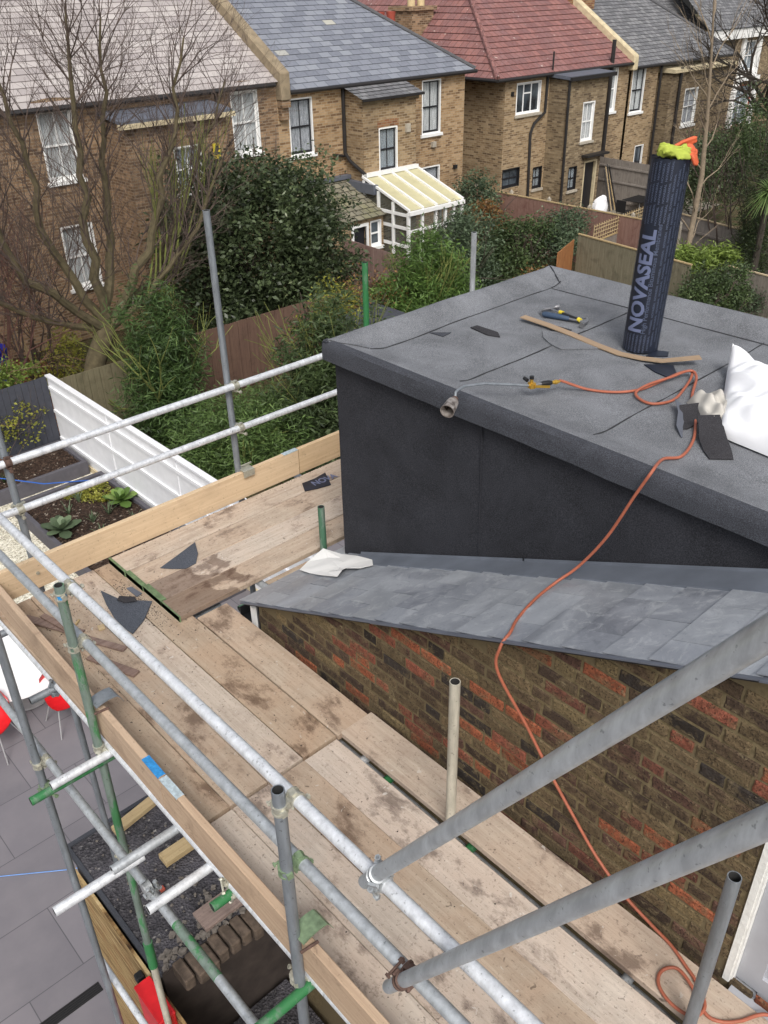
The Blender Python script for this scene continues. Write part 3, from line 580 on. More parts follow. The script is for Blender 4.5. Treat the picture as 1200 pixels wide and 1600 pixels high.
# ---- red tiled house
h = thing('brick_house', 'yellow brick house under the red tiled roof, tall black drainpipes down its back', 'house', (32, 26, G))
ow = [(28.93, 30.42, -1.37, -.22), (28.32, 29.4, -4.05, -3.3), (30.25, 30.85, -4.33, -3.46)]
ow3 = [(35.0, 35.62, -1.84, -.06)]
mb = MB(); wall_open(mb, 'y', Y0, 28.25, 36.45, G, .0, ow + ow3, .13, 1); mb.quad((28.25, Y0, G), (28.25, 33, G), (28.25, 33, .0), (28.25, Y0, .0)); mb.build('wall', 'brick_yellow', h)
mb = MB(); mb.box(28.4, 36.4, Y0 + .9, 32.9, G, -.05); mb.build('inner_wall', 'brick_yellow', h)
window(h, *ow[0], Y0, 'casement', 'upvc', 'upvc', None, 'concrete', lab='wide white casement window'); window(h, *ow[1], Y0, 'sash', 'black', 'blackpaint', None, None); window(h, *ow[2], Y0, 'sash', 'black', 'blackpaint', 'blind', 'concrete'); window(h, *ow3[0], Y0, 'sash', 'white', 'white', 'curtain')
yo = 23.05; xa, xb = 30.95, 33.55
ow2 = [(32.0, 32.8, -2.6, -1.1), (32.45, 33.35, -5.45, -3.4), (31.4, 31.97, -4.44, -3.5)]
mb = MB(); wall_open(mb, 'y', yo, xa, xb, G, -.22, ow2, .13, 1)
for xx in (xa, xb): mb.quad((xx, yo, G), (xx, 24, G), (xx, 24, -.22), (xx, yo, -.22))
mb.build('back_addition_wall', 'brick_dim', h)
window(h, *ow2[0], yo, 'sash', 'white', 'white', 'curtain', 'concrete'); window(h, *ow2[2], yo, 'sash', 'black', 'blackpaint', 'blind', 'concrete')
mb = MB(); mb.box(32.45, 32.52, yo - .01, yo + .12, -5.45, -3.4); mb.box(33.28, 33.35, yo - .01, yo + .12, -5.45, -3.4); mb.box(32.52, 33.28, yo - .01, yo + .12, -3.47, -3.4); d = mb.build('door', 'stone', h)
mb = MB(); mb.box(32.52, 33.28, yo + .13, yo + .16, -5.45, -3.47); mb.build('door_panel', 'blackpaint', d)
mb = MB(); mb.box(32.2, 33.7, yo - .35, yo, -3.2, -3.12); mb.build('door_canopy', 'pipe', h)
mb = MB(); mb.prism([(30.8, 22.88), (33.75, 22.88), (33.75, 23.99), (30.8, 23.99)], lambda x, y: -.2 + (y - 22.88) * .06, lambda x, y: -.08 + (y - 22.88) * .06); mb.build('lead_roof', 'lead', h)
mb = MB(); mb.box(30.78, 33.78, 22.8, 22.88, -.24, -.1); mb.build('gutter', 'pipe', h)
e, zr = .63, .1
roof_strips('tile_roof', (27.55, 23.8, .02), (36.3, 23.8, .02), (36.3, 28.1, 2.7), (30.5, 28.1, 2.7), .33, 'tile_red', h, .03)
roof_strips('tile_roof', (27.55, 38, .02), (27.55, 23.8, .02), (30.5, 28.1, 2.7), (30.5, 38, 2.7), .33, 'tile_red', h, .03)
MB().tube([(27.55, 23.8, .06), (30.5, 28.1, 2.75)], .1, 8).build('hip_ridge', 'tile_red', h, smooth=True)
MB().tube([(30.5, 38, 2.73), (30.5, 28.1, 2.73), (36.3, 28.1, 2.73)], .1, 8).build('ridge', 'tile_red', h, smooth=True)
pipe(h, [(27.5, 23.75, -.03), (36.3, 23.75, -.03)], .06, 'pipe', 'gutter')
pipe(h, [(27.5, 23.75, -.03), (27.5, 33, -.03)], .06, 'pipe', 'gutter')
pipe(h, [(30.72, 23.93, .0), (30.69, 23.93, -1.4), (30.05, 23.93, -1.75), (29.85, 23.93, -2.1), (29.95, 23.93, -4.9)], .055)
pipe(h, [(30.9, 22.98, -.2), (30.95, 22.98, -5.3)], .055)
pipe(h, [(34.95, 23.9, .95), (34.95, 23.9, -5.3)], .085)
pipe(h, [(30.95, 23.9, -.1), (30.95, 23.9, .75)], .035, 'pipe', 'vent_pipe')
mb = MB(); mb.box(28.6, 28.75, 23.96, 24, -.65, -.5); mb.box(27.9, 27.9, 0, 0, 0, 0) if False else None; mb.build('air_brick', 'black', h)
c = MB(); c.box(28.35, 29.6, 29.2, 30.4, -.2, 2.15); c.box(28.25, 29.7, 29.1, 30.5, 2.15, 2.3); c = c.build('chimney', 'brick_brown', h)
MB().tube([(28.7, 29.6, 2.3), (28.7, 29.6, 3.3)], .16, 10).build('chimney_pot', 'pot', c, smooth=True); MB().tube([(29.25, 29.6, 2.3), (29.25, 29.6, 3.3)], .16, 10).build('chimney_pot', 'pot', c, smooth=True)
c = MB(); c.box(26.9, 28.2, 29.3, 30.4, -.4, 1.55); c = c.build('chimney', 'brick_brown', h)
for xx in (27.15, 27.75): MB().tube([(xx, 29.8, 1.55), (xx, 29.8, 1.95), (xx, 29.8, 2.15)], [.2, .17, .2], 10).build('chimney_pot', 'terra', c, smooth=True)
mb = MB(); mb.prism([(36.3, 23.7), (36.62, 23.7), (36.62, 28.2), (36.3, 28.2)], -.3, lambda x, y: .28 + (y - 23.7) * .62); mb.build('parapet', 'stone', h, bevel=.04)
c = MB(); c.box(36.2, 37.9, 27.2, 28.4, 0, 3.2); c.build('chimney', 'brick_redm', h)
# ---- grey roofed house
h = thing('brick_house', 'brick house under the dark grey slate roof, right of the red tiled house', 'house', (41, 26, G))
ow = [(36.75, 37.75, -2.05, -.25), (37.6, 38.3, -5.0, -3.5)]
mb = MB(); wall_open(mb, 'y', Y0, 36.62, 38.75, G, -.2, ow, .13, 1); mb.quad((38.75, Y0, G), (38.75, 26, G), (38.75, 26, -.2), (38.75, Y0, -.2)); mb.box(36.7, 38.7, 24.9, 30, G, -.25); mb.build('wall', 'brick_yellow', h)
window(h, *ow[0], Y0, 'sash', 'white', 'blackpaint', 'curtain'); window(h, *ow[1], Y0, 'sash', 'white', 'blackpaint', None, 'white')
ow4 = [(40.6, 41.75, -2.95, -1.35)]
mb = MB(); wall_open(mb, 'y', 23.6, 39.3, 44.6, G, -.6, ow4, .13, 1); mb.quad((39.3, 23.6, G), (39.3, 26, G), (39.3, 26, -.6), (39.3, 23.6, -.6)); mb.box(38.76, 45.1, 26, 30, G, -.25); mb.box(39.5, 44.5, 24.5, 26, G, -.6); mb.build('back_addition_wall', 'brick_dim', h)
window(h, *ow4[0], 23.6, 'sash', 'white', 'white', 'lace')
mb = MB(); mb.prism([(39.2, 23.4), (44.7, 23.4), (44.7, 25.9), (39.2, 25.9)], -.6, lambda x, y: -.46 + (y - 23.4) * .08); mb.build('flat_roof', 'stone', h)
roof_strips('slate_roof', (36.62, 23.85, -.17), (45.2, 23.85, -.17), (42.6, 28, 2.4), (36.62, 28, 2.4), .25, 'slate_dark', h)
roof_strips('slate_roof', (45.2, 23.85, -.17), (45.2, 33, -.17), (42.6, 28, 2.4), (42.6, 28, 2.4), .25, 'slate_dark', h)
MB().tube([(45.2, 23.85, -.14), (42.6, 28, 2.44)], .08, 8).build('hip_ridge', 'ridgeg', h, smooth=True)
pipe(h, [(36.7, 23.8, -.22), (45.2, 23.8, -.22)], .06, 'pipe', 'gutter'); pipe(h, [(38.82, 23.9, -.2), (38.86, 23.9, -5.4)], .06); pipe(h, [(39.9, 23.5, -.4), (39.9, 23.5, -4)], .07)
# ---- far dark-roofed house and victorian villa
h = thing('brick_house', 'distant house with dark slate roof and brick chimney, seen beyond the grey roofed house', 'house', (50, 34, G))
mb = MB(); mb.box(42, 56, 32, 40, G, .2); mb.build('wall', 'brick_dim', h)
roof_strips('slate_roof', (41.5, 31.7, .2), (56, 31.7, .2), (56, 37, 4.2), (41.5, 37, 4.2), .25, 'slate_dark', h)
c = MB(); c.box(46.6, 48.6, 32.4, 33.6, .3, 3.2); c.box(46.5, 48.7, 32.3, 33.7, 2.3, 2.5); c.build('chimney', 'brick_redm', h)
h = thing('villa', 'brick villa with white arched window surrounds, at the right edge behind bare branches', 'house', (60, 31, G))
ow = [(57.75, 59.4, -2.2, -.5), (57.4, 59.7, -5.4, -3.0)]
mb = MB(); wall_open(mb, 'y', 30, 53, 70, G, .3, ow, .3, 1); mb.box(53.2, 70, 31.2, 40, G, .2); mb.quad((53, 30, G), (53, 40, G), (53, 40, .3), (53, 30, .3)); mb.build('wall', 'brick_dim', h)
window(h, *ow[0], 30, 'sash', 'white', 'white', 'blind'); window(h, *ow[1], 30, 'sash', 'terra', 'white', 'blind', None)
mb = MB(); mb.box(57.4, 57.75, 29.85, 30.05, -2.5, -.3); mb.box(59.4, 59.75, 29.85, 30.05, -2.5, -.3); mb.box(57.2, 59.95, 29.7, 30.05, -2.75, -2.5); mb.box(53, 70, 29.6, 30, -.28, .25); mb.build('white_surround', 'white', h)
mb = MB(); n = 14
for i in range(n):
    a0 = math.pi * i / n; a1 = math.pi * (i + 1) / n; vs = []
    for rr in (1.15, 1.5):
        for aa in (a0, a1): vs.append((58.55 + rr * math.cos(aa), 29.8, -3.6 + rr * math.sin(aa)))
    vs += [(x, 30.02, z) for x, y, z in vs]; mb.add(vs, [(0, 1, 3, 2), (4, 6, 7, 5), (0, 4, 5, 1), (2, 3, 7, 6)])
mb.box(57.05, 57.4, 29.8, 30.02, -5.4, -3.6); mb.box(59.7, 60.05, 29.8, 30.02, -5.4, -3.6); mb.build('white_arch', 'white', h)
roof_strips('slate_roof', (52.5, 29.5, .3), (71, 29.5, .3), (71, 35, 3.9), (55, 35, 3.9), .3, 'slate_dark', h)

# ================================================================ FENCES, GARDENS
def fence(name, label, p0, p1, ztop, mat, board=0.12, rails=(0.25, 1.45), zb=None, posts=None, postmat=None, height=1.8, capm=None, th=0.02, group=None, railside=1, postp=1.8):
    p0 = Vector((*p0, 0)); p1 = Vector((*p1, 0)); d = p1 - p0; L = d.length; d.normalize(); nn = Vector((-d.y, d.x, 0)) * railside; zb = ztop - height if zb is None else zb
    t = thing(name, label, 'fence', ((p0 + p1) / 2 + Vector((0, 0, zb))), group); mb = MB(); n = int(L / board); rd = random.Random(int(L * 100))
    for i in range(n):
        a = p0 + d * (L * i / n + 0.003); b = p0 + d * (L * (i + 1) / n - 0.003); o = nn * (0.006 * (i % 2)); z1 = ztop + rd.uniform(-.006, .006); vs = []
        for z in (zb, z1):
            for q in (a + o, b + o, b + o - nn * th, a + o - nn * th): vs.append((q.x, q.y, z))
        mb.add(vs, [(3, 2, 1, 0), (4, 5, 6, 7), (0, 1, 5, 4), (1, 2, 6, 5), (2, 3, 7, 6), (3, 0, 4, 7)])
    mb.build('boards', mat, t)
    for rz_ in rails:
        a = p0 + nn * .03; b = p1 + nn * .03; MB().beam((a.x, a.y, zb + rz_), (b.x, b.y, zb + rz_), .04, .07).build('rail', mat, t)
    if capm: MB().beam((p0.x, p0.y, ztop + .02), (p1.x, p1.y, ztop + .02), .07, .035).build('capping', capm, t)
    if postmat:
        k = max(1, int(round(L / postp)))
        for i in range(k + 1):
            q = p0 + d * (L * i / k) + nn * .055; m_ = MB(); m_.box(q.x - .05, q.x + .05, q.y - .05, q.y + .05, zb, ztop + .12); m_.tube([(q.x, q.y, ztop + .12), (q.x, q.y, ztop + .17)], [.05, .02], 6); m_.build('post', postmat, t)
    return t
# white panelled fence along the raised beds (with rails) and dark fence across the end
t = thing('garden_fence', 'white painted garden fence with horizontal rails beside the raised beds', 'fence', (6.42, 14, G))
mb = MB(); mb.box(6.40, 6.44, 5.5, 17.8, G + .12, -3.72); mb.build('panel', 'whitefence', t)
for z in (-5.15, -4.5, -3.95):
    mb = MB(); mb.box(6.36, 6.398, 5.5, 17.74, z - .035, z + .035); mb.build('rail', 'whitefence', t)
mb = MB(); mb.box(6.36, 6.48, 5.5, 17.8, -3.718, -3.68); mb.build('capping', 'whitefence', t)
for yy in (15.2, 12.6, 10.0, 7.4): mb = MB(); mb.box(6.385, 6.399, yy - .04, yy + .04, G, -3.72); mb.build('post', 'whitefence', t)
mb = MB(); mb.box(6.36, 6.46, 5.5, 17.8, G, G + .118); mb.build('gravel_board', 'stone', t)
fence('garden_fence', 'dark grey close-boarded fence across the end of the raised beds', (-8, 17.8), (6.38, 17.8), -3.72, 'darkfence', .14, rails=(), height=1.78)
fence('garden_fence', 'olive brown weathered fence at the foot of the bare tree', (6.5, 17.9), (9.3, 17.9), -3.9, 'greyfence', .14, rails=(), height=1.6)
fence('garden_fence', 'dark brown fence in shade behind the bamboo', (9.35, 17.85), (17.8, 17.85), -3.75, 'brownfence', .14, rails=(), height=1.75)
fence('garden_fence', 'faded reddish boundary fence in front of the mossy lean-to', (17.95, 17.9), (18.15, 21.8), -3.7, 'redfence', .1, rails=(.3, 1.5), height=1.8, railside=-1)
fence('garden_fence', 'brown fence with concrete posts behind the far bushes', (26.3, 23.6), (26.3, 14.8), -3.62, 'redfence', .15, rails=(), height=1.88, postmat='concrete', capm='timber')
fence('garden_fence', 'grey green close-boarded fence beside the orange brown screen', (23.3, 16.5), (22.7, 12.2), -3.6, 'greyfence', .1, rails=(), capm='timber', height=1.9)
fence('screen_panel', 'orange brown woven screen panel leaning at the fence corner', (21.6, 16.0), (23.2, 16.6), -3.75, 'orangefence', .06, rails=(), height=1.75, th=.03)
tr = fence('trellis_fence', 'silvered fence topped with diamond trellis, right of the orange brown screen', (24.7, 16.9), (28.6, 17.3), -4.2, 'silverfence', .15, rails=(), height=1.3, capm='timber')
mb = MB()
for i in range(26):
    x = 24.7 + 3.9 * i / 25; y = 16.9 + .4 * i / 25; mb.beam((x, y, -4.16), (x, y, -3.62), .022, .022, up=(0, 1, 0))
for z in (-4.05, -3.92, -3.79, -3.68): mb.beam((24.7, 16.88, z), (28.6, 17.28, z), .022, .022)
mb.build('trellis', 'timber', tr)
fence('garden_fence', 'dark weathered panel fence against the grey roofed house', (34.3, 23.6), (34.0, 20.0), -3.5, 'silverfence', .16, rails=(.3, 1.1, 1.7), height=2.0, railside=-1)
fence('garden_fence', 'dark weathered fence behind the slender bare tree', (28.7, 17.3), (27.2, 11.2), -3.75, 'silverfence', .15, rails=(1.3,), height=1.75, capm='timber', railside=-1)
fence('garden_fence', 'low brown fence below the fern at the right', (25.4, 13.5), (25.0, 9.8), -4.2, 'silverfence', .15, rails=(), height=1.3, capm='timber')
# raised beds
def bed(label, x0, x1, y0, y1, group='raised vegetable beds'):
    t = thing('raised_bed', label, 'planter', ((x0 + x1) / 2, (y0 + y1) / 2, G), group); z = G + .32
    for a in ((x0, x1, y0, y0 + .09), (x0, x1, y1 - .09, y1), (x0, x0 + .09, y0 + .09, y1 - .09), (x1 - .09, x1, y0 + .09, y1 - .09)):
        MB().box(*a, G, z).build('board', 'planter', t, bevel=.006)
    n = 40; vs = []; fs = []; rd = random.Random(3)
    for j in range(n + 1):
        for i in range(n + 1): vs.append((x0 + .09 + (x1 - x0 - .18) * i / n, y0 + .09 + (y1 - y0 - .18) * j / n, z - .07 + rd.gauss(0, .014)))
    for j in range(n):
        for i in range(n): k = j * (n + 1) + i; fs.append((k, k + 1, k + n + 2, k + n + 1))
    m_ = MB(); m_.add(vs, fs); m_.build('soil', 'soil', t, smooth=True); return t
bed('grey raised bed nearest the scaffold, leeks and a cabbage growing in it', 4.42, 6.32, 10.6, 15.75)
bed('grey raised bed beneath the dark grey fence, beyond the gravel strip', 2.2, 6.32, 16.35, 17.72)
def plant(name, label, x, y, z, kind, s=1.0, mat='leaf_mid', group=None, cat='plant'):
    t = thing(name, label, cat, (x, y, z), group); rd = random.Random(int(x * 977 + y * 131)); mb = MB(); cols = []
    if kind == 'rosette':
        for i in range(16):
            a = i * 2.4; l = s * (.16 + .12 * i / 16); el = R(70 - i * 3.6); wd = l * .34; d = Vector((math.cos(a) * math.cos(el), math.sin(a) * math.cos(el), math.sin(el))); sd_ = Vector((-math.sin(a), math.cos(a), 0)); o = Vector((x, y, z + .05)); pts = []
            for k_, (tt, ww) in enumerate(((0, .1), (.35, .8), (.7, 1), (1, .35))): c_ = o + d * l * tt * 1.3 + Vector((0, 0, -.25 * l * tt * tt)); pts += [c_ - sd_ * wd * ww, c_ + sd_ * wd * ww]
            mb.add(pts, [(0, 1, 3, 2), (2, 3, 5, 4), (4, 5, 7, 6)]); v_ = rd.uniform(.3, .95); cols += [v_] * 8
    else:
        for i in range(14):
            a = rd.uniform(0, 6.28); l = s * rd.uniform(.2, .42); lean = rd.uniform(.15, .7); sd_ = Vector((-math.sin(a), math.cos(a), 0)) * .014; pts = []
            for tt in (0, .4, .75, 1.0): c_ = Vector((x + math.cos(a) * l * lean * tt, y + math.sin(a) * l * lean * tt, z + l * (tt - .45 * lean * tt * tt * 1.4))); q = (1 - tt * .8); pts += [c_ - sd_ * q, c_ + sd_ * q]
            mb.add(pts, [(0, 1, 3, 2), (2, 3, 5, 4), (4, 5, 7, 6)]); v_ = rd.uniform(.3, .95); cols += [v_] * 8
    mb.col = [(c, c, c, 1) for c in cols]; mb.build('leaves', mat, t, normals=False); return t
zb = G + .25
plant('cabbage_plant', 'blue green cabbage plant at the corner of the near raised bed', 4.72, 14.2, zb, 'rosette', 1.25, 'leaf_grey')
plant('cabbage_plant', 'bushy green brassica beside the white fence', 6.05, 14.4, zb, 'rosette', 1.2, 'leaf_bright')
for i, (x, y) in enumerate(((5.1, 14.7), (5.3, 14.1), (5.65, 14.15), (5.2, 13.5), (5.9, 13.6), (5.5, 13.1), (5.0, 13.2), (5.45, 15.0), (5.8, 12.8))): plant('leek_plant', 'thin upright leek growing in the near raised bed', x, y, zb, 'blades', 1.0, 'leaf_grey', 'leeks in the raised bed')
for i, (x, y) in enumerate(((5.7, 15.0), (5.95, 15.2), (5.5, 15.3), (5.85, 14.75))):
    t = thing('herb_plant', 'low yellow green herb clump in the near raised bed', 'plant', (x, y, zb), 'herb clumps in the near bed'); leaves('foliage', [(x, y, zb + .05, .22, .16, .06)], 420, 14, .04, .05, .014, 'leaf_yellow', t, zmin=-9)
for i, (x, y) in enumerate(((4.0, 16.8), (4.4, 17.0), (3.7, 17.1), (4.7, 16.8))): plant('onion_plant', 'green blades growing in the raised bed below the dark fence', x, y, zb, 'blades', .8, 'leaf_mid', 'plants in the far bed')

M['leaf_bamboo_dark'] = leafm('darker bamboo leaves', rgb(34, 50, 26), rgb(88, 114, 62), rgb(134, 156, 92))
M['leaf_conifer'] = leafm('dark conifer sprays', rgb(24, 34, 22), rgb(66, 80, 44), rgb(108, 114, 62))

def bush(name, label, blobs, n, clumps, cr, L, W, mat, cat='shrub', droop=0.0, stems=None, stemmat='twig', group=None, shell=.45, updir=0.0):
    c = np.mean([b[:2] for b in blobs], 0); t = thing(name, label, cat, (c[0], c[1], G), group)
    leaves('foliage', blobs, n, clumps, cr, L, W, mat, t, droop, shell, updir=updir)
    st = stems if stems is not None else 6; top = max(b[2] + b[5] * .6 for b in blobs); rd = random.Random(n); ss = []
    for i in range(st): a = rd.uniform(0, 6.28); ss.append(((c[0] + math.cos(a) * .02, c[1] + math.sin(a) * .02, G), (math.cos(a) * .35, math.sin(a) * .35, 1), (top - G) * .45, .03))
    tree_mesh('stem', ss, stemmat, t, depth=2, spread=.5, seed=n % 97, limit=120); return t
# broad dark evergreen
t = thing('evergreen_tree', 'broad dark evergreen tree with glossy leaves, left of the mossy lean-to', 'tree', (13.6, 19.9, G))
leaves('foliage', [(13.6, 20.0, -2.6, 2.8, 1.9, 2.0), (12.3, 20.0, -1.7, 1.3, 1.3, 1.3), (14.6, 20.1, -1.7, 1.5, 1.2, 1.1), (15.6, 20, -3.1, 1.2, 1.3, 1.2), (11.8, 19.7, -3.5, 1.1, 1.2, 1.0), (13.7, 19.5, -4.2, 2.6, 1.1, .9), (12.0, 19.3, -4.6, 1.2, .8, .7), (16.3, 19.6, -4.2, .8, .8, .9), (11.3, 19.8, -2.4, .6, .6, .6)], 36000, 620, .19, .14, .036, 'leaf_holly', t, .1, .5)
tree_mesh('trunk', [((13.6, 20, G), (0, 0, 1), 1.5, .13), ((13.3, 20.1, G), (-.3, 0, 1), 1.5, .1), ((14, 20, G), (.3, 0, 1), 1.5, .1)], 'barkdark', t, depth=4, spread=.8, seed=5, limit=260)
tree_mesh('shoots', [((12.6 + i * .25, 20, -1.2), (random.uniform(-.1, .1), 0, 1), .75, .012) for i in range(9)], 'twig', t, depth=1, spread=.4, seed=8, limit=60)
# big bare tree
t = thing('bare_tree', 'large leafless multi-stemmed tree with mossy limbs in front of the brown brick house', 'tree', (8.2, 18.6, G))
MB().tube([(7.5, 18.6, G), (7.62, 18.6, -4.8), (7.9, 18.6, -4.0), (8.3, 18.6, -3.35)], [.30, .25, .23, .22], 12).build('trunk', 'bark', t, smooth=True)
F0_ = Vector((8.3, 18.6, -3.4)); LIM = [[(6.7, 18.5, -1.9), (6.0, 18.6, .3), (5.8, 18.5, 2.2)], [(7.55, 18.9, -1.5), (7.35, 18.9, .7), (7.1, 19, 2.8)], [(8.2, 18.4, -1.3), (8.3, 18.3, .9), (8.5, 18.2, 3.0)], [(8.9, 18.9, -1.5), (9.25, 19.1, .5), (9.7, 19.2, 2.8)], [(9.5, 18.4, -1.8), (10.3, 18.3, .1), (11.0, 18.2, 2.4)], [(9.9, 18.8, -2.4), (11.2, 19, -.6), (12.5, 19.1, 1.4)], [(7.0, 18.6, -2.9), (5.7, 18.5, -1.9), (4.8, 18.4, -.6)], [(9.3, 18.2, -2.7), (10.6, 18.0, -1.4), (11.6, 17.9, .2)]]
mb = MB(); tw = []; rd = random.Random(15)
for k_, L_ in enumerate(LIM):
    pts = []; ctrl = [F0_] + [Vector(q) for q in L_]
    for i in range(3):
        for j in range(5): t_ = j / 5; pts.append(ctrl[i].lerp(ctrl[i + 1], t_) + Vector((rd.gauss(0, .05), rd.gauss(0, .05), 0)))
    pts.append(ctrl[-1]); pts[0] = F0_; n_ = len(pts); r0 = (.10, .11, .12, .12, .12, .10, .08, .08)[k_]; rs = [r0 * (1 - i / n_) ** .9 + .010 for i in range(n_)]; mb.tube(pts, rs, 8)
    for i in range(3, n_):
        d = (pts[min(i + 1, n_ - 1)] - pts[i - 1]).normalized()
        for q in range(3 if i < 9 else 4):
            a_ = rd.uniform(0, 6.28); s_ = Vector((math.cos(a_), math.sin(a_) * .6, 0)); tw.append((pts[i], d * .7 + s_ * .75 + Vector((0, 0, .35)), rd.uniform(.5, 1.0), min(rs[i] * .5, .018)))
mb.build('limb', 'bark', t, smooth=True)
tree_mesh('branches', tw, 'twig', t, depth=4, wig=.14, up=.14, spread=.62, kids=(2, 3), seed=23, shrink=.64, lshr=.84, minr=.0026, limit=56000, side=.85)
tree_mesh('shoots', [((9.2 + .14 * i, 18.4, -3.3 + .12 * i), (.35 + .03 * i, 0, 1), 1.5, .026) for i in range(9)], 'stemgreen', t, depth=2, wig=.05, up=.3, spread=.3, seed=4, limit=160)
# twiggy thicket left
for k, (x, y, lab) in enumerate(((5.9, 20.4, 'tangled reddish leafless thicket at the left edge beyond the dark fence'), (7.3, 21.2, 'grey brown leafless thicket between the left edge and the bare tree'))):
    t = thing('leafless_shrub', lab, 'shrub', (x, y, G)); rd = random.Random(40 + k)
    tree_mesh('branches', [((x + rd.uniform(-.5, .5), y + rd.uniform(-.5, .5), G), (rd.uniform(-.6, .6), rd.uniform(-.4, .4), 1), 1.75, .028) for i in range(18)], 'twigred' if k == 0 else 'twig', t, depth=5, wig=.16, up=.12, spread=.75, kids=(2, 3), seed=60 + k, shrink=.72, minr=.0024, limit=9000, side=.75)
# bamboos
bush('bamboo_clump', 'tall drooping bamboo just right of the bare tree trunk', [(8.45, 16.6, -3.1, .7, .7, 1.2), (8.2, 16.4, -4.5, .85, .8, 1.0), (8.7, 16.6, -3.9, .7, .8, 1.1)], 16000, 330, .13, .19, .012, 'leaf_bamboo_dark', 'bamboo', .35, 10, 'stemgreen')
bush('bamboo_clump', 'low pale bamboo behind the end of the scaffold guard rails', [(8.4, 13.8, -4.35, 1.2, .9, .8), (9.3, 13.6, -4.7, .9, .8, .8), (7.7, 14.0, -4.9, .8, .8, .6)], 19000, 380, .12, .15, .011, 'leaf_bamboo', 'bamboo', .3, 8, 'stemgreen')
bush('bamboo_clump', 'tall leafy bamboo left of the black dormer roof corner', [(10.4, 13.6, -3.2, .75, .8, .9), (11.0, 13.5, -2.55, .7, .7, .55), (10.2, 13.5, -4.2, 1.2, .9, 1.0), (11.3, 13.6, -4.2, .9, .9, .9)], 13000, 260, .14, .17, .017, 'leaf_mid', 'bamboo', .2, 8, 'stemgreen')
bush('shrub', 'dark glossy shrub beneath the tall leafy bamboo', [(10.9, 12.8, -4.7, 1.0, .7, .7), (10.0, 12.6, -5.1, .7, .6, .4)], 6000, 130, .12, .13, .026, 'leaf_holly')
bush('shrub', 'yellowing shrub top beside the short green scaffold tube', [(11.9, 14.6, -2.75, .55, .5, .5), (11.3, 14.4, -3.2, .5, .5, .5)], 2200, 60, .12, .1, .018, 'leaf_yellow')
bush('bamboo_clump', 'bright green bamboo clump in front of the conservatory', [(17.2, 17.2, -3.3, 1.0, .9, .75), (16.4, 17.1, -4.1, 1.0, .9, .9), (17.9, 17.1, -4.2, 1.0, .9, .9), (17.0, 17, -4.8, 1.6, 1, .6)], 15000, 260, .15, .17, .017, 'leaf_bright', 'bamboo', .2, 8, 'stemgreen')
bush('shrub', 'rust tinged climber scrambling between the evergreen tree and the bright bamboo', [(15.2, 17.4, -4.0, .8, .5, .7), (14.6, 17.3, -4.7, .7, .5, .5)], 1500, 60, .15, .09, .02, 'leaf_rust')
bush('shrub', 'grey green shrub in the corner right of the conservatory', [(25.0, 22.4, -3.55, .8, .7, .8), (24.5, 21.8, -4.2, .8, .6, .7)], 5000, 110, .15, .13, .028, 'leaf_grey')
bush('shrub', 'yellow and orange leaved shrub just right of the conservatory', [(23.2, 20.2, -3.75, .7, .6, .6), (22.7, 19.8, -4.2, .7, .6, .5)], 3800, 90, .14, .12, .026, 'leaf_rust')
bush('shrub', 'dark green shrub behind the galvanised tube at the roof edge', [(20.6, 18.6, -3.6, 1.0, .8, .8), (19.6, 18.3, -3.4, .8, .8, .8), (20.2, 18.3, -4.6, 1.6, .9, .8)], 11000, 220, .15, .12, .024, 'leaf_grey')
bush('shrub', 'mixed green shrub in the middle of the far gardens', [(22.2, 18.6, -4.1, 1.1, .8, .8), (23.3, 18.4, -4.1, .9, .8, .7), (21.8, 18.0, -4.8, 1.3, .8, .6)], 10000, 200, .15, .12, .026, 'leaf_mid')
bush('shrub', 'grey green evergreen shrub in front of the concrete posted fence', [(24.9, 18.2, -3.9, .8, .7, .6), (24.2, 17.8, -4.3, .8, .7, .6)], 6000, 130, .14, .11, .022, 'leaf_grey')
bush('shrub', 'browning low shrub at the foot of the orange brown screen', [(20.9, 16.2, -4.7, .7, .5, .5), (20.3, 16.0, -5.0, .8, .5, .4)], 3000, 80, .14, .09, .02, 'leaf_rust')
bush('ivy', 'ivy mounded on the low fence behind the printed roll', [(22.6, 11.7, -4.3, 1.0, .5, .7), (23.8, 11.5, -4.5, 1.0, .5, .7), (21.9, 11.8, -4.8, .8, .5, .6)], 12000, 240, .12, .08, .024, 'leaf_mid', 'climbing plant')
bush('fern', 'lime green fern fronds behind the printed roll', [(23.8, 12.9, -3.75, .8, .4, .22), (25.2, 12.7, -4.0, .8, .4, .22)], 3200, 60, .12, .2, .02, 'leaf_lime', 'fern', .2, 3)
bush('shrub', 'pale wispy shrub with upright stems behind the far edge of the flat roof', [(24.3, 11.5, -4.9, 1.0, .5, .4), (25.6, 11.2, -5.0, .9, .5, .4)], 4500, 110, .14, .08, .013, 'leaf_grey', updir=.3)
t = bush('conifer_tree', 'tall feathery yellow green conifer at the right edge', [(27.0, 12.7, -2.6, .6, .5, 1.5), (26.9, 12.5, -4.3, .8, .7, 1.3), (27.9, 12.7, -3.2, .9, .8, 2.0), (26.3, 12.4, -5.0, .6, .6, .6), (28.4, 12.7, -1.6, .7, .6, 1.2), (26.15, 12.1, -3.9, .6, .45, 1.5), (25.5, 12.0, -5.0, .5, .4, .5)], 30000, 480, .13, .09, .011, 'leaf_conifer', 'tree', .1, 4, 'barkdark')
bush('shrub', 'dark evergreen mass behind the slender bare tree', [(31.5, 17.5, -3.4, 1.2, .9, 1.0), (33, 17.8, -3.0, 1.3, .9, 1.1), (34.5, 17.8, -3.4, 1.4, .9, 1.3)], 9000, 200, .18, .14, .03, 'leaf_holly')
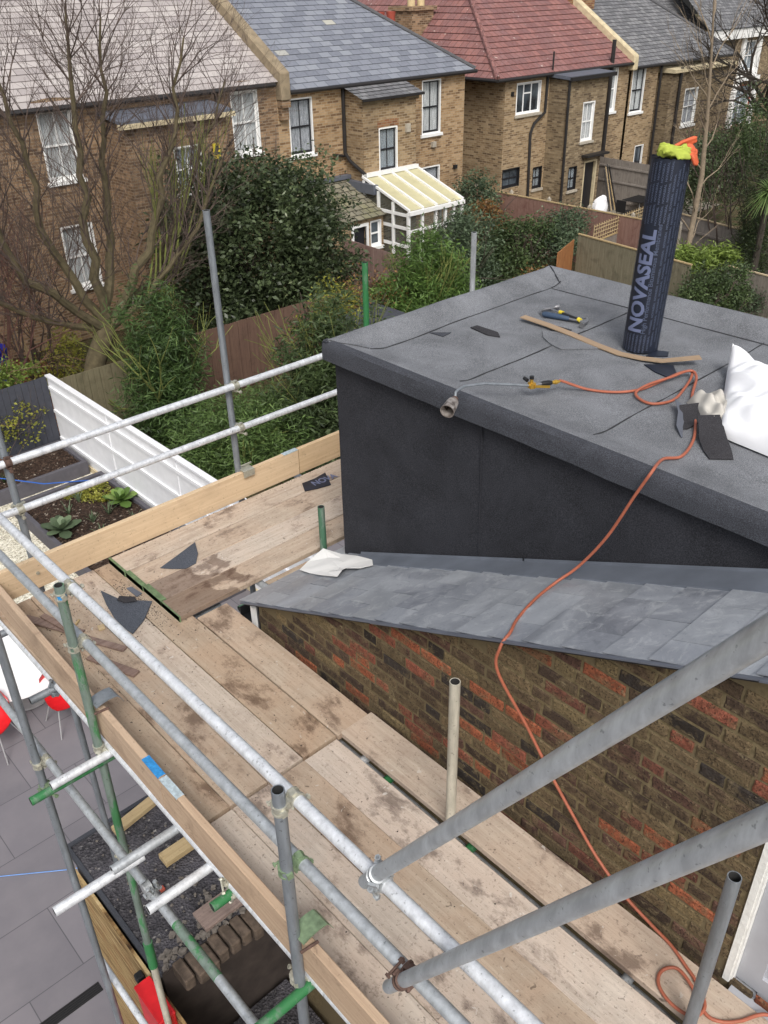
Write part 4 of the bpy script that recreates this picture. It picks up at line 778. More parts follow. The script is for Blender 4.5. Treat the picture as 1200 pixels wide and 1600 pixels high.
bush('shrub', 'light green leafy tree top above the spiky palm', [(27.6, 14.2, -1.2, .6, .6, .6), (28.6, 14.2, -.7, .8, .6, .8), (29.3, 14.2, -1.6, .8, .6, .8)], 5000, 120, .16, .11, .018, 'leaf_mid')
# spiky palm
t = thing('palm', 'spiky green cordyline palm at the right edge', 'tree', (25.9, 11.9, G)); mb = MB(); cols = []; rd = random.Random(9)
for i in range(150):
    a = rd.uniform(0, 6.28); el = rd.uniform(-.5, 1.4); l = rd.uniform(.55, .85); d = Vector((math.cos(a) * math.cos(el), math.sin(a) * math.cos(el), math.sin(el))); sd_ = Vector((-math.sin(a), math.cos(a), 0)) * .03; o = Vector((25.9, 11.9, -2.1)); pts = []
    for tt in (0, .35, .7, 1): c_ = o + d * l * tt + Vector((0, 0, -.35 * tt * tt)); q = 1 - tt * .85; pts += [c_ - sd_ * q, c_ + sd_ * q]
    mb.add(pts, [(0, 1, 3, 2), (2, 3, 5, 4), (4, 5, 7, 6)]); cols += [rd.uniform(.3, 1)] * 8
mb.col = [(c, c, c, 1) for c in cols]; mb.build('fronds', 'leaf_bamboo', t, normals=False)
MB().tube([(25.9, 11.9, G), (25.9, 11.9, -2.1)], [.12, .08], 8).build('trunk', 'barkdark', t, smooth=True)
# slender bare tree right
t = thing('bare_tree', 'slender leafless tree with pale bark, right of the printed roll', 'tree', (25.5, 14.0, G))
P = [Vector((25.45, 14, G)), Vector((25.62, 14, -3.96)), Vector((25.75, 14, -1.9)), Vector((25.5, 14, -.2)), Vector((25.2, 14, 1.3)), Vector((24.8, 14, 3.0))]
MB().tube(P, [.11, .09, .075, .055, .035, .02], 9).build('trunk', 'barkpale', t, smooth=True)
tree_mesh('branches', [(P[k].lerp(P[k + 1], f_), (dx, dy, .8), 1.0, .022) for k, f_, dx, dy in ((1, .0, 1, .2), (1, .2, -.9, .2), (1, .5, -1, -.3), (1, .8, .9, -.2), (2, .1, -.9, .3), (2, .4, 1, .3), (2, .7, -.8, -.3), (3, .1, .8, 0), (3, .5, -.7, .3), (3, .8, .6, -.2), (4, .2, -.5, 0), (4, .6, .5, .2), (0, .6, .9, .1), (0, .8, -.8, .1), (2, .9, -.9, 0), (3, .3, -.9, .2))], 'barkpale', t, depth=3, wig=.12, up=.2, spread=.5, seed=31, shrink=.62, limit=520, minr=.0035)
t = thing('bare_tree', 'dark leafless tree spreading across the white arched villa at the top right', 'tree', (42.5, 20.5, G))
tree_mesh('trunk', [((43.6, 20.5, G), (-.05, 0, 1), 3.0, .22)], 'barkdark', t, depth=0, wig=.05)
tree_mesh('branches', [((43.5, 20.5, -2.8), (dx, dy, dz), 2.4, .11) for dx, dy, dz in ((-1, 0, .5), (-.6, .3, 1), (0, 0, 1), (.5, .2, 1), (1, 0, .5), (-1, -.3, .1), (-.9, .2, .8))] + [((43.5, 20.5, -1.4), (dx, dy, dz), 2.4, .09) for dx, dy, dz in ((-1, 0, .7), (-.4, .3, 1), (.5, 0, 1), (-.9, -.2, .3))], 'barkdark', t, depth=5, wig=.14, up=.1, spread=.65, seed=77, shrink=.68, minr=.008, limit=1500)
t = thing('leafless_shrub', 'tangled leafless bush against the far grey roofed house', 'shrub', (39, 21.5, G)); rd = random.Random(3)
tree_mesh('branches', [((39.5 + rd.uniform(-1.6, 1.6), 21.0 + rd.uniform(-.5, .5), G), (rd.uniform(-.5, .5), rd.uniform(-.4, .4), 1), 1.4, .03) for i in range(18)], 'twig', t, depth=4, wig=.16, up=.12, spread=.7, seed=70, shrink=.72, minr=.005, limit=1500)
# climber on the dark fence
t = thing('climbing_plant', 'sparse yellow green climber on the dark grey fence', 'climbing plant', (5.3, 17.6, G + .3))
leaves('foliage', [(5.0, 17.66, -4.6, .5, .06, .55), (5.7, 17.66, -4.5, .4, .06, .5), (4.4, 17.66, -4.9, .45, .06, .4)], 700, 60, .06, .07, .028, 'leaf_yellow', t)
tree_mesh('stem', [((5.1, 17.62, G + .3), (.3, 0, 1), .6, .008), ((4.6, 17.62, G + .3), (0, 0, 1), .6, .008), ((5.3, 17.62, G + .3), (.6, 0, 1), .6, .008)], 'twig', t, depth=3, spread=.4, seed=2, limit=60, minr=.002)
bush('shrub', 'lime yellow shrub overhanging the dark grey fence', [(5.7, 18.4, -3.75, .7, .35, .35), (5.0, 18.4, -3.85, .5, .3, .3)], 2600, 60, .09, .09, .02, 'leaf_lime', stems=4)
bush('ground_cover_shrub', 'small pale green shrub beside the bare tree trunk', [(8.0, 20.6, -4.5, .5, .5, .6), (7.4, 20.5, -4.9, .5, .5, .4)], 2000, 60, .12, .09, .02, 'leaf_yellow', stems=4)
# weeds and small things at garden level
t = thing('garden_bin', 'blue plastic bin at the left edge beyond the dark fence', 'bin', (7.05, 24.3 - 1.6, G))
MB().tube([(7.0, 22.7, G), (7.0, 22.7, G + .85)], [.24, .3], 16).build('body', 'blue', t, smooth=True); MB().tube([(7.0, 22.7, G + .85), (7.0, 22.7, G + .93)], [.33, .3], 16).build('lid', 'blue', t, smooth=True)
t = thing('wooden_stake', 'leaning wooden stake in the leaf litter beyond the dark fence', 'post', (7.7, 22.0, G)); MB().beam((7.7, 21.7, G), (7.55, 22.1, G + 1.1), .08, .05).build('stake', 'timber', t); MB().beam((7.4, 21.6, G + .05), (8.1, 21.75, G + .05), .12, .07).build('foot_board', 'timber', t)
t = thing('garden_shed', 'small shed with dark felt roof, half hidden behind the short green tube', 'shed', (14.0, 15.9, G))
MB().box(13.3, 14.9, 15.3, 16.9, G, -4.35).build('wall', 'brownfence', t)
mb = MB(); mb.prism([(13.15, 15.1), (15.05, 15.1), (15.05, 17.1), (13.15, 17.1)], lambda x, y: -4.33 + (x - 13.15) * .18, lambda x, y: -4.28 + (x - 13.15) * .18); mb.build('felt_roof', 'felt_edge', t)
# patio furniture in the far right garden
t = thing('garden_table', 'dark metal garden table on the neighbour patio', 'table', (34.0, 21.2, G))
MB().box(32.9, 34.6, 20.4, 21.3, G + .72, G + .75).build('table_top', 'black', t, bevel=.004)
for x in (33.0, 34.5):
    for y in (20.5, 21.2): MB().tube([(x, y, G), (x, y, G + .72)], .02, 6).build('leg', 'chrome', t)
t = thing('garden_chair', 'dark metal chair beside the garden table', 'chair', (32.4, 20.8, G)); MB().box(32.15, 32.6, 20.6, 21.05, G + .42, G + .45).build('seat', 'black', t); MB().box(32.12, 32.15, 20.6, 21.05, G + .45, G + .9).build('backrest', 'black', t)
for x in (32.18, 32.57):
    for y in (20.63, 21.02): MB().tube([(x, y, G), (x, y, G + .42)], .012, 6).build('leg', 'black', t)
t = thing('rubble_sack', 'pale plastic sack slumped beside the back door of the red tiled house', 'sack', (32.4, 22.0, G))
def lump(mb, c, r, seed, nu=18, nv=12, amp=.12, flatb=True):
    rd = np.random.default_rng(seed); ph = rd.random((6, 3)) * 6.28; fq = rd.integers(1, 5, (6, 3)); k = len(mb.v)
    for j in range(nv + 1):
        th = math.pi * j / nv
        for i in range(nu):
            a = 2 * math.pi * i / nu; d = np.array([math.cos(a) * math.sin(th), math.sin(a) * math.sin(th), math.cos(th)]); q = 1 + amp * sum(math.sin(fq[m_][0] * d[0] * 2 + fq[m_][1] * d[1] * 2 + fq[m_][2] * d[2] * 2 + ph[m_][0]) for m_ in range(6)) / 2.4
            p = np.array(c) + d * q * np.array(r)
            if flatb: p[2] = max(p[2], c[2] - r[2] * .7)
            mb.v.append(tuple(p))
    for j in range(nv):
        for i in range(nu): mb.f.append((k + j * nu + i, k + (j + 1) * nu + i, k + (j + 1) * nu + (i + 1) % nu, k + j * nu + (i + 1) % nu)); mb.mi.append(0)
    return mb
lump(MB(), (32.4, 22.0, G + .35), (.35, .3, .5), 4).build('sack_body', 'bag', t, smooth=True)
t = thing('garden_tools', 'bundle of poles and tools leaning on the wall beside the drainpipe', 'tools', (33.9, 22.9, G))
for i in range(6): MB().tube([(33.6 + i * .13, 22.3, G), (33.85 + i * .09, 22.98, -3.9 + .1 * (i % 3))], .022, 6).build('pole', 'timber' if i % 2 else 'black', t)
# round table and red chairs on the patio
t = thing('round_table', 'round white patio table on the slabs below the scaffold', 'table', (2.5, 10.7, G))
MB().tube([(2.5, 10.7, -4.80), (2.5, 10.7, -4.765)], .88, 64).build('table_top', 'tablewhite', t, smooth=True)
MB().tube([(2.5, 10.7, G + .02), (2.5, 10.7, G + .05), (2.5, 10.7, G + .08), (2.5, 10.7, -4.8)], [.34, .34, .05, .045], 24).build('pedestal', 'chrome', t, smooth=True)
def shell_chair(x, y, rot, label):
    t = thing('patio_chair', label, 'chair', (x, y, G), 'red shell chairs round the white table'); n = 12; vs = []; fs = []
    prof = [(.22, .44), (.12, .425), (0, .42), (-.12, .43), (-.2, .47), (-.24, .56), (-.26, .68), (-.28, .80), (-.285, .86)]
    hw = [.19, .22, .23, .22, .2, .2, .22, .2, .12]
    for j, (py_, pz_) in enumerate(prof):
        for i in range(n + 1):
            s_ = -1 + 2 * i / n; curl = (s_ * s_) * (.05 if j < 5 else 0); back = (s_ * s_) * (.09 if j >= 5 else 0); vs.append((x + hw[j] * s_, y + py_ + back, G + pz_ + curl))
    k = len(vs); vs += [(a, b - .006, c - .01) for a, b, c in vs]
    for j in range(len(prof) - 1):
        for i in range(n): a = j * (n + 1) + i; fs.append((a, a + 1, a + n + 2, a + n + 1)); fs.append((k + a, k + a + n + 1, k + a + n + 2, k + a + 1))
    m_ = MB(); m_.add(vs, fs); m_.build('shell', 'red', t, smooth=True)
    for sx in (-1, 1):
        for sy in (-1, 1): MB().tube([(x + sx * .08, y + sy * .06, G + .41), (x + sx * .16, y + sy * .14, G + .39), (x + sx * .25, y + sy * .25, G)], .009, 6).build('leg', 'chrome', t, smooth=True)
    t.rotation_euler = (0, 0, rot); return t
shell_chair(2.72, 9.78, math.pi, 'red shell chair tucked under the table, nearest the scaffold board'); t2 = shell_chair(1.78, 9.95, math.pi + -.9, 'red shell chair cut by the left edge of the photo'); shell_chair(1.62, 11.2, -1.3, 'red shell chair beyond the round white table')
tag(MB().tube([(-3, 8.4, G + .01), (.97, 7.97, G + .01), (1.6, 7.5, G + .012), (2.1, 7.2, G + .01)], .006, 6).build('cord', flat('pale blue cord', rgb(110, 150, 210))), 'thin pale blue cord lying across the slabs', 'cord')
tag(MB().tube([(-1, 16.9, -5.0), (4.2, 17.0, -4.95), (5.2, 16.0, -5.15), (6.33, 15.2, -5.15)], .012, 6).build('cord', flat('blue cord', rgb(40, 90, 170))), 'blue cord strung over the raised beds', 'cord')
# slot drain
t = thing('drain_channel', 'dark slotted drain channel across the patio slabs', 'drain', (0, 5.95, G)); MB().box(-3, 1.22, 5.89, 6.01, G - .01, G + .004).build('channel', 'black', t)
mb = MB()
for k in range(5): mb.box(-3, 1.22, 5.895 + k * .025, 5.905 + k * .025, G + .0041, G + .010)
mb.build('grating', 'pipe', t)
# ---- single storey extension below, flat gritty roof at -3
t = thing('rear_extension', 'single-storey extension below the scaffold with gritty flat roof and ragged brick edge', 'building', (2, 4.8, G))
mb = MB(); mb.box(1.27, 2.62, 4.06, 5.6, G + .01, -3.03); mb.build('wall', flat('shade darkened wall', rgb(62, 54, 50), .95, 0, .3, 6), t)  # wall colour itself darkened to stand for the shade below the brick edge
n = 50; vs = []; fs = []; rd = random.Random(5)
for j in range(n + 1):
    for i in range(n + 1): vs.append((1.25 + 1.4 * i / n, 4.06 + 1.58 * j / n, -3.0 + rd.gauss(0, .003) + .012 * math.sin(i * .3) * math.sin(j * .21)))
for j in range(n):
    for i in range(n): k = j * (n + 1) + i; fs.append((k, k + 1, k + n + 2, k + n + 1))
m_ = MB(); m_.add(vs, fs); m_.build('flat_roof', 'dirty_roof', t, smooth=True)
mb = MB(); mb.box(1.235, 1.27, 4.06, 5.66, -3.04, -2.985); mb.box(1.27, 2.62, 5.62, 5.66, -3.04, -2.985); mb.build('roof_trim', 'felt_edge', t)
mb = MB(); rd = random.Random(12)
for i in range(12):
    x = 1.36 + i * .105; dz = rd.uniform(-.02, .03); dy = rd.uniform(-.04, .03); mb.box(x, x + .088, 3.86 + dy, 4.07 + dy * .3, -3.12 + dz, -2.985 + dz)
mb.build('brick_edge', flat('mortared old bricks', rgb(88, 76, 66), .95, 0, .45, 14, .8), t, bevel=.012)
mb = MB(); mb.box(1.3, 2.3, 2.0, 4.0, -4.22, -4.2); mb.build('lower_floor', 'dirty_roof', t)
mb = MB(); rd = random.Random(33)
for i in range(260):
    if i < 150: x, y = rd.uniform(1.3, 2.5), 4.06 + abs(rd.gauss(0, .16))
    else: x, y = rd.uniform(1.3, 2.5), rd.uniform(4.1, 5.55)
    s_ = rd.uniform(.006, .028) if i < 150 else rd.uniform(.004, .012); k = len(mb.v); cc = [(sx * s_ * rd.uniform(.6, 1.2), sy * s_ * rd.uniform(.5, 1.1), sz) for sz in (0, s_ * 1.0) for sx, sy in ((-1, -1), (1, -1), (1, 1), (-1, 1))]; a = rd.uniform(0, 3)
    mb.add([(x + p[0] * math.cos(a) - p[1] * math.sin(a), y + p[0] * math.sin(a) + p[1] * math.cos(a), -2.992 + p[2]) for p in cc], [(0, 3, 2, 1), (4, 5, 6, 7), (0, 1, 5, 4), (1, 2, 6, 5), (2, 3, 7, 6), (3, 0, 4, 7)])
tag(mb.build('rubble', flat('mortar rubble', rgb(104, 98, 92), .95, 0, .45, 30), None), 'broken mortar and brick rubble scattered on the gritty roof', 'rubble', kind='stuff')
t = thing('plywood_hoarding', 'weathered streaky plywood hoarding standing on the patio beneath the scaffold', 'hoarding', (1.21, 4.5, G)); MB().box(1.19, 1.215, 2.6, 5.5, G, -3.03).build('sheet', 'ply', t)
t = thing('storage_box', 'red plastic box fixed to the plywood near the cream tube', 'box', (1.1, 3.7, -3.3))
MB().box(1.06, 1.188, 3.72, 4.08, -3.75, -2.99).build('box_body', 'red', t, bevel=.01); MB().box(1.05, 1.188, 3.71, 4.09, -2.988, -2.95).build('lid', 'red', t, bevel=.008)
t = thing('floodlight', 'small black lamp clipped to the plywood beside the red box', 'lamp', (1.1, 4.1, -3.2)); MB().box(1.12, 1.188, 4.20, 4.27, -3.16, -3.09).build('housing', 'black', t, bevel=.01); MB().box(1.12, 1.15, 4.16, 4.20, -3.26, -3.12).build('bracket', 'black', t)
def offcut(label, pts, z, th, mat, name='timber_offcut', cat='wood', group=None, end=None):
    t = MB().prism(pts, z, z + th).build(name, mat, None, bevel=.002) ; return tag(t, label, cat, group)
offcut('pale timber batten lying at the far edge of the gritty roof', [(1.62, 5.42), (2.12, 5.50), (2.11, 5.60), (1.62, 5.52)], -2.98, .05, 'timber')
offcut('green-ended timber batten in the middle of the gritty roof', [(1.78, 4.84), (2.2, 4.84), (2.2, 4.97), (1.78, 4.97)], -2.98, .06, 'timber')
offcut('dirty plank offcut lying against the ragged brick edge', [(1.7, 4.1), (2.15, 4.1), (2.15, 4.3), (1.7, 4.3)], -2.98, .04, 'offwood')
offcut('small orange brick chip on the gritty roof', [(1.62, 4.66), (1.66, 4.66), (1.66, 4.70), (1.62, 4.70)], -2.98, .03, 'terra', 'brick_chip', 'debris')

# ================================================================ NEAR BUILDING (brick wing, slate roof, felt dormer)
b = thing('brick_wing', 'near brick wing with slate lean-to roof and black felted flat-roofed dormer on it', 'building', (3.2, 1.5, G))
XW = 2.36; rd = random.Random(21)
def zs(y): return 0.133 - 0.457 * (y - 3.871)
mb = MB()   # mortar backing
mb.add([(XW + .006, 3.84, G), (XW + .006, .61, G), (XW + .006, .61, zs(.61) - .03), (XW + .006, 3.84, zs(3.84) - .03)], [(0, 1, 2, 3)])
mb.add([(XW + .006, 3.84, G), (3.2, 3.84, G), (3.2, 3.84, zs(3.84) - .04), (XW + .006, 3.84, zs(3.84) - .04)], [(0, 1, 2, 3)])
mb.add([(XW + .006, .61, G), (XW + .006, -1.6, G), (XW + .006, -1.6, -.02), (XW + .006, .61, -.02)], [(0, 1, 2, 3)])
mb.add([(XW + .006, .61, 1.3), (XW + .006, -1.6, 1.3), (XW + .006, -1.6, zs(-1.6)), (XW + .006, .61, zs(.61))], [(0, 1, 2, 3)])
mort = NT('lime mortar', .95, 0, .1); v = mort.coord(rnd=False); n = mort.noise(v, 45, 4); n2 = mort.noise(v, 4, 4)
mort.set('Base Color', mort.mix(mort.fr(n2, .4, .6), mort.mix(mort.fr(n, .3, .7), rgb(92, 81, 60), rgb(128, 115, 88)), rgb(108, 97, 76))); mort.bump(n, .8, .006)
wall = mb.build('brick_wall', mort.m, b)
bm_ = NT('old brick', .9, 0, .2); v = bm_.coord(rnd=False); a = bm_.attr(); n = bm_.noise(v, 38, 5, .7); n2 = bm_.noise(v, 11, 4, .6, .5); n3 = bm_.noise(v, 120, 2, .6)
c = bm_.mix(bm_.fr(n, .42, .60, 0, .75), a, bm_.mix(.6, a, rgb(48, 38, 30))); c = bm_.mix(bm_.fr(n2, .50, .60, 0, .55), c, rgb(112, 98, 74)); n4 = bm_.noise(v, 20, 5, .75, 1.2); c = bm_.mix(bm_.fr(n4, .60, .66, 0, .7), c, rgb(134, 122, 96)); c = bm_.mix(bm_.fr(n3, .56, .64, 0, .7), c, rgb(34, 29, 26))
bm_.set('Base Color', c); bm_.bump(bm_.math('ADD', n, bm_.math('MULTIPLY', n3, .5)), .9, .012)
pal = [((98, 80, 54), 22), ((84, 66, 48), 20), ((72, 56, 44), 15), ((110, 90, 60), 14), ((92, 62, 50), 13), ((104, 58, 44), 9), ((158, 78, 46), 7), ((176, 88, 52), 4), ((52, 46, 42), 9), ((124, 104, 66), 5), ((134, 68, 48), 5)]
pool = [c for c, k in pal for _ in range(k)]
mb = MB(); mb.col = []; CH = .0705; z = -.40; row = 0
while z < 2.2:
    y = 3.86 - (0 if row % 2 else .056) ; k = 0
    while y > -.9:
        L = .206 if (k + row) % 3 != 2 else .098
        L *= rd.uniform(.97, 1.03); y1 = y - L; yy0, yy1 = y, y1; top = z + .0575 + rd.uniform(-.002, .002); zz = z + rd.uniform(-.002, .002); skip = False
        if yy1 < .615 and yy0 > .615: yy1 = .615 + rd.uniform(0, .01)
        if yy0 <= .615 and 0 < z + .03 < 1.3: skip = True
        if yy0 - yy1 < .02: skip = True
        lim0, lim1 = zs(yy0) - .045, zs(yy1) - .045
        if lim0 < zz + .012: skip = True
        if not skip:
            t0, t1 = max(zz + .003, min(top, lim0)), min(top, lim1); px_ = XW + rd.uniform(-.004, .003); j = lambda s=.0022: rd.uniform(-s, s); e = .007
            O = [(XW + .012, yy0 + j(), zz + j()), (XW + .012, yy1 + j(), zz + j()), (XW + .012, yy1 + j(), t1 + j()), (XW + .012, yy0 + j(), t0 + j())]
            ym, zm = (yy0 + yy1) / 2, (zz + t1) / 2; F = []
            ring = []
            for (ya, za, yb_, zb_) in ((yy0, zz, yy1, zz), (yy1, zz, yy1, t1), (yy1, t1, yy0, t0), (yy0, t0, yy0, zz)):
                for q in range(3):
                    tq = q / 3; ring.append((ya + (yb_ - ya) * tq, za + (zb_ - za) * tq))
            nr = len(ring); outer = []; mid = []; inner = []
            for ya, za in ring:
                jy, jz = j(.0028), j(.0028); outer.append((XW + .012, ya + jy, za + jz)); dy = 1 if ya < ym else -1; dz = 1 if za < zm else -1
                mid.append((px_ + .0035, ya + jy + dy * .0008, za + jz + dz * .0008)); inner.append((px_ + j(.0012), ya + jy + dy * e, za + jz + dz * e * .8))
            vs = outer + mid + inner; fs = []
            for q in range(nr): r_ = (q + 1) % nr; fs += [(q, r_, nr + r_, nr + q), (nr + q, nr + r_, 2 * nr + r_, 2 * nr + q)]
            fs.append(tuple(range(2 * nr, 3 * nr))); mb.add(vs, fs); cc = rd.choice(pool); f_ = rd.uniform(.92, 1.24); gm = sum(cc) / 3; cc = rgb(*(min(255, (gm + (x - gm) * .72) * f_) for x in cc)); mb.col += [(*cc, 1)] * len(vs)
        y = y1 - .0125; k += 1
    z += CH; row += 1
bk = mb.build('brickwork', bm_.m, wall, normals=True); bk['kind'] = 'stuff'
# window at the near end of the wall
mb = MB(); mb.box(XW - .004, XW + .02, .585, .612, -.02, 1.3); mb.box(XW + .0, XW + .10, .575, .585, -.02, 1.3); mb.build('render_edge', 'plaster', b)
w_ = MB(); w_.box(XW + .03, XW + .1, .48, .574, .0, 1.3); w_.box(XW + .03, XW + .1, -.6, .48, -.02, .09); w_.box(XW + .045, XW + .1, .44, .48, .09, 1.3); w_.box(XW + .03, XW + .1, -.6, .574, 1.2, 1.3); w_ = w_.build('window', 'frame_grey', b)
w2 = MB(); w2.box(XW + .055, XW + .09, .395, .44, .09, 1.2); w2.box(XW + .055, XW + .09, -.6, .395, .09, .13); w2.build('casement', 'frame_grey', w_); MB().box(XW + .07, XW + .074, -.6, .395, .13, 1.2).build('glass', 'darkglass', w_)
MB().box(XW - .05, XW + .1, -.7, .57, -.05, -.022).build('sill', 'frame_grey', w_)
M['slate_lead'] = flat('weathered lead strip', rgb(108, 114, 124), .45, .05, .2, 4, .1)
# slate roof
mb = MB(); A0 = (2.315, 3.90); 
mb.add([(2.315, 3.90, zs(3.9) - .006), (5.2, 3.90, zs(3.9) - .006), (5.2, -1.6, zs(-1.6) - .006), (2.315, -1.6, zs(-1.6) - .006), (2.315, 3.90, zs(3.9) - .04), (5.2, 3.90, zs(3.9) - .04), (5.2, -1.6, zs(-1.6) - .04), (2.315, -1.6, zs(-1.6) - .04)], [(0, 1, 2, 3), (7, 6, 5, 4), (0, 3, 7, 4), (0, 4, 5, 1), (1, 5, 6, 2)]); mb.build('roof_deck', 'black', b)
mb = MB(); mb.col = []; rd = random.Random(8); cs = math.cos(math.atan(.457)); row = 0; y = 3.94
while y > -1.5:
    dy = .205 * cs; xx = 2.288 - (.15 if row % 2 else 0); xe = 5.25 if y > 3.6 else 3.2
    while xx < xe:
        xa_, xb_ = max(xx, 2.288) + .0012, min(xx + .298, 5.25); q = rd.random(); base_ = (126, 130, 137) if q < .45 else ((136, 140, 146) if q < .8 else (116, 120, 128)); f_ = rd.uniform(.93, 1.07); cc = rgb(*(min(255, c_ * f_) for c_ in base_))
        if xb_ - xa_ > .02:
            l0 = .0125 + rd.uniform(0, .004); l1 = l0 + rd.uniform(-.0015, .0015); ya_, yb_ = y + rd.uniform(-.003, .003), y - dy - .06; t_ = .0045
            vs = [(xa_, ya_, zs(ya_) + l0), (xb_, ya_, zs(ya_) + l1), (xb_, yb_, zs(yb_) + .0015), (xa_, yb_, zs(yb_) + .0015)]; vs += [(a_, b_, c_ - t_) for a_, b_, c_ in vs]
            mb.add(vs, [(0, 1, 2, 3), (7, 6, 5, 4), (0, 4, 5, 1), (1, 5, 6, 2), (2, 6, 7, 3), (3, 7, 4, 0)]); mb.col += [(*cc, 1)] * 8
        xx += .30
    y -= dy; row += 1
sm_ = NT('new fibre slates', .36, 0, .6); v = sm_.coord(rnd=False); a = sm_.attr(); n1 = sm_.noise(v, 2.2, 6, .65, .8); n2_ = sm_.noise(sm_.coord(scale=(1, 1, 1), rnd=False), 9, 6, .75, 1.5); n3_ = sm_.noise(v, 90, 3)
c = sm_.mix(sm_.fr(n1, .42, .66, 0, .45), a, rgb(178, 182, 188)); c = sm_.mix(sm_.fr(n2_, .52, .66, 0, .45), c, rgb(184, 187, 190)); c = sm_.mix(sm_.fr(n2_, .42, .34, 0, .35), c, rgb(84, 90, 100)); c = sm_.mix(sm_.fr(n3_, .64, .7, 0, .35), c, rgb(90, 92, 98))
sm_.set('Base Color', c); sm_.set('Roughness', sm_.fr(n1, .3, .7, .28, .5)); sm_.bump(n3_, .1, .002)
rf = mb.build('slate_roof', sm_.m, b)
mb = MB(); rd = random.Random(4); y = 3.9
while y > -1.4:   # verge slates, separate chips along the edge
    y1 = y - .21; o = rd.uniform(0, .008); mb.add([(2.272 - o, y, zs(y) - .004), (2.34, y, zs(y) - .004), (2.34, y1 - .05, zs(y1 - .05) - .002), (2.272 - o, y1 - .05, zs(y1 - .05) - .002), (2.272 - o, y, zs(y) + .004), (2.34, y, zs(y) + .004), (2.34, y1 - .05, zs(y1 - .05) + .003), (2.272 - o, y1 - .05, zs(y1 - .05) + .003)], [(0, 3, 2, 1), (4, 5, 6, 7), (0, 1, 5, 4), (1, 2, 6, 5), (2, 3, 7, 6), (3, 0, 4, 7)]); y = y1
mb.build('verge_slates', 'lead', b)
mb = MB()
for i in range(8):
    ya = 3.62 - i * 1.31; yb = ya - 1.32; w0 = .15 + .02 * (i % 2); mb.add([(3.06 - w0, ya, zs(ya) + .016), (3.047, ya, zs(ya) + .02), (3.047, yb, zs(yb) + .02), (3.06 - w0 - .01, yb, zs(yb) + .016), (3.06 - w0, ya, zs(ya) + .004), (3.06 - w0 - .01, yb, zs(yb) + .004), (3.047, ya, zs(ya) + .035), (3.047, yb, zs(yb) + .035)], [(0, 1, 2, 3), (0, 3, 5, 4), (1, 6, 7, 2)])
mb.build('lead_flashing', 'slate_lead', b)
# dormer
YD, XD, XR, ZT = 3.80, 3.06, 5.07, 1.60
mb = MB(); n = 40; vs = []; fs = []; rdn = random.Random(2)
def dent(u, v): return .004 * math.sin(u * 3.1 + 1.3 * math.sin(v * 2.3)) + .003 * math.sin(v * 5.7 + u * 1.9)
for j in range(17):
    for i in range(n + 1): y = YD - (YD + 1.6) * i / n; z0_ = zs(y) - .05; z = z0_ + (ZT - z0_) * j / 16; vs.append((XD + dent(y, z), y, z))
for j in range(16):
    for i in range(n): k = j * (n + 1) + i; fs.append((k, k + 1, k + n + 2, k + n + 1))
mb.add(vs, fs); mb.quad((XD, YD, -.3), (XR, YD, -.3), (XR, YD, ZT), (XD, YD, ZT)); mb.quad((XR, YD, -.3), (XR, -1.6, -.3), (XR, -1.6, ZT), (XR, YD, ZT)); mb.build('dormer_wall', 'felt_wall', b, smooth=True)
for yy in (2.62, 1.45): MB().beam((XD - .002, yy, zs(yy)), (XD - .002, yy + .02, ZT), .006, .01, up=(1, 0, 0)).build('felt_lap', 'felt_wall', b)
x0, x1, y1, y0 = 3.005, 5.125, 3.855, -1.6
# edge trim: rounded apron
def trim(mb, P0, P1, out):
    prof = [(.055, -.105), (.0, -.112), (-.001, -.05), (.004, -.008), (.018, .006), (.05, .006)]; P0 = Vector(P0); P1 = Vector(P1); o = Vector(out); k = 30; vs = []
    rr = random.Random(5)
    for i in range(k + 1):
        p = P0.lerp(P1, i / k); wv = rr.uniform(-.0025, .0025)
        for q, (a, z) in enumerate(prof): vs.append(tuple(p - o * (a + (wv if q in (1, 2) else 0)) + Vector((0, 0, z + (wv if q == 1 else 0)))))
    m_ = len(prof); mb.add(vs, [(i * m_ + q, (i + 1) * m_ + q, (i + 1) * m_ + q + 1, i * m_ + q + 1) for i in range(k) for q in range(m_ - 1)])
ZE = 1.672
for nm_, P0, P1, o in (('l', (x0, y1, ZE), (x0, y0, ZE), (-1, 0, 0)), ('b', (x1, y1, ZE), (x0, y1, ZE), (0, 1, 0)), ('r', (x1, y0, ZE), (x1, y1, ZE), (1, 0, 0))):
    mb = MB(); trim(mb, P0, P1, o); mb.build('felt_trim', 'felt_edge', b, smooth=True)
def cuts(a, b_, fine): return sorted(set([round(a + t, 4) for t in fine] + [round(b_ - t, 4) for t in fine] + [round(a + (b_ - a) * i / 40, 4) for i in range(3, 38)]))
fine = [.018, .03, .045, .06, .08, .1, .12, .14, .17, .2, .25]
X_ = cuts(x0, x1, fine); Y_ = [y0 + .018 + (y1 - y0 - .3) * i / 70 for i in range(71)] + [y1 - t for t in reversed(fine)]; Y_ = sorted(Y_)
rr = random.Random(6)
def kerb(d, w_=.17, h_=.062):
    if d >= w_: return 0.0
    t = max(0, (d - .03) / (w_ - .03)); return h_ * (1 - t * t * (3 - 2 * t))
def roofz(x, y):
    kl = kerb(x - x0, .30, .05); kb = kerb(y1 - y, .22, .06); kr = kerb(x1 - x, .24, .065); return 1.624 + max(kl, kb, kr) + .0025 * math.sin(x * 4.1 + y * 2.7) + .0018 * math.sin(x * 9.3 - y * 6.1)
vs = [(x, y, roofz(x, y)) for y in Y_ for x in X_]; nx = len(X_)
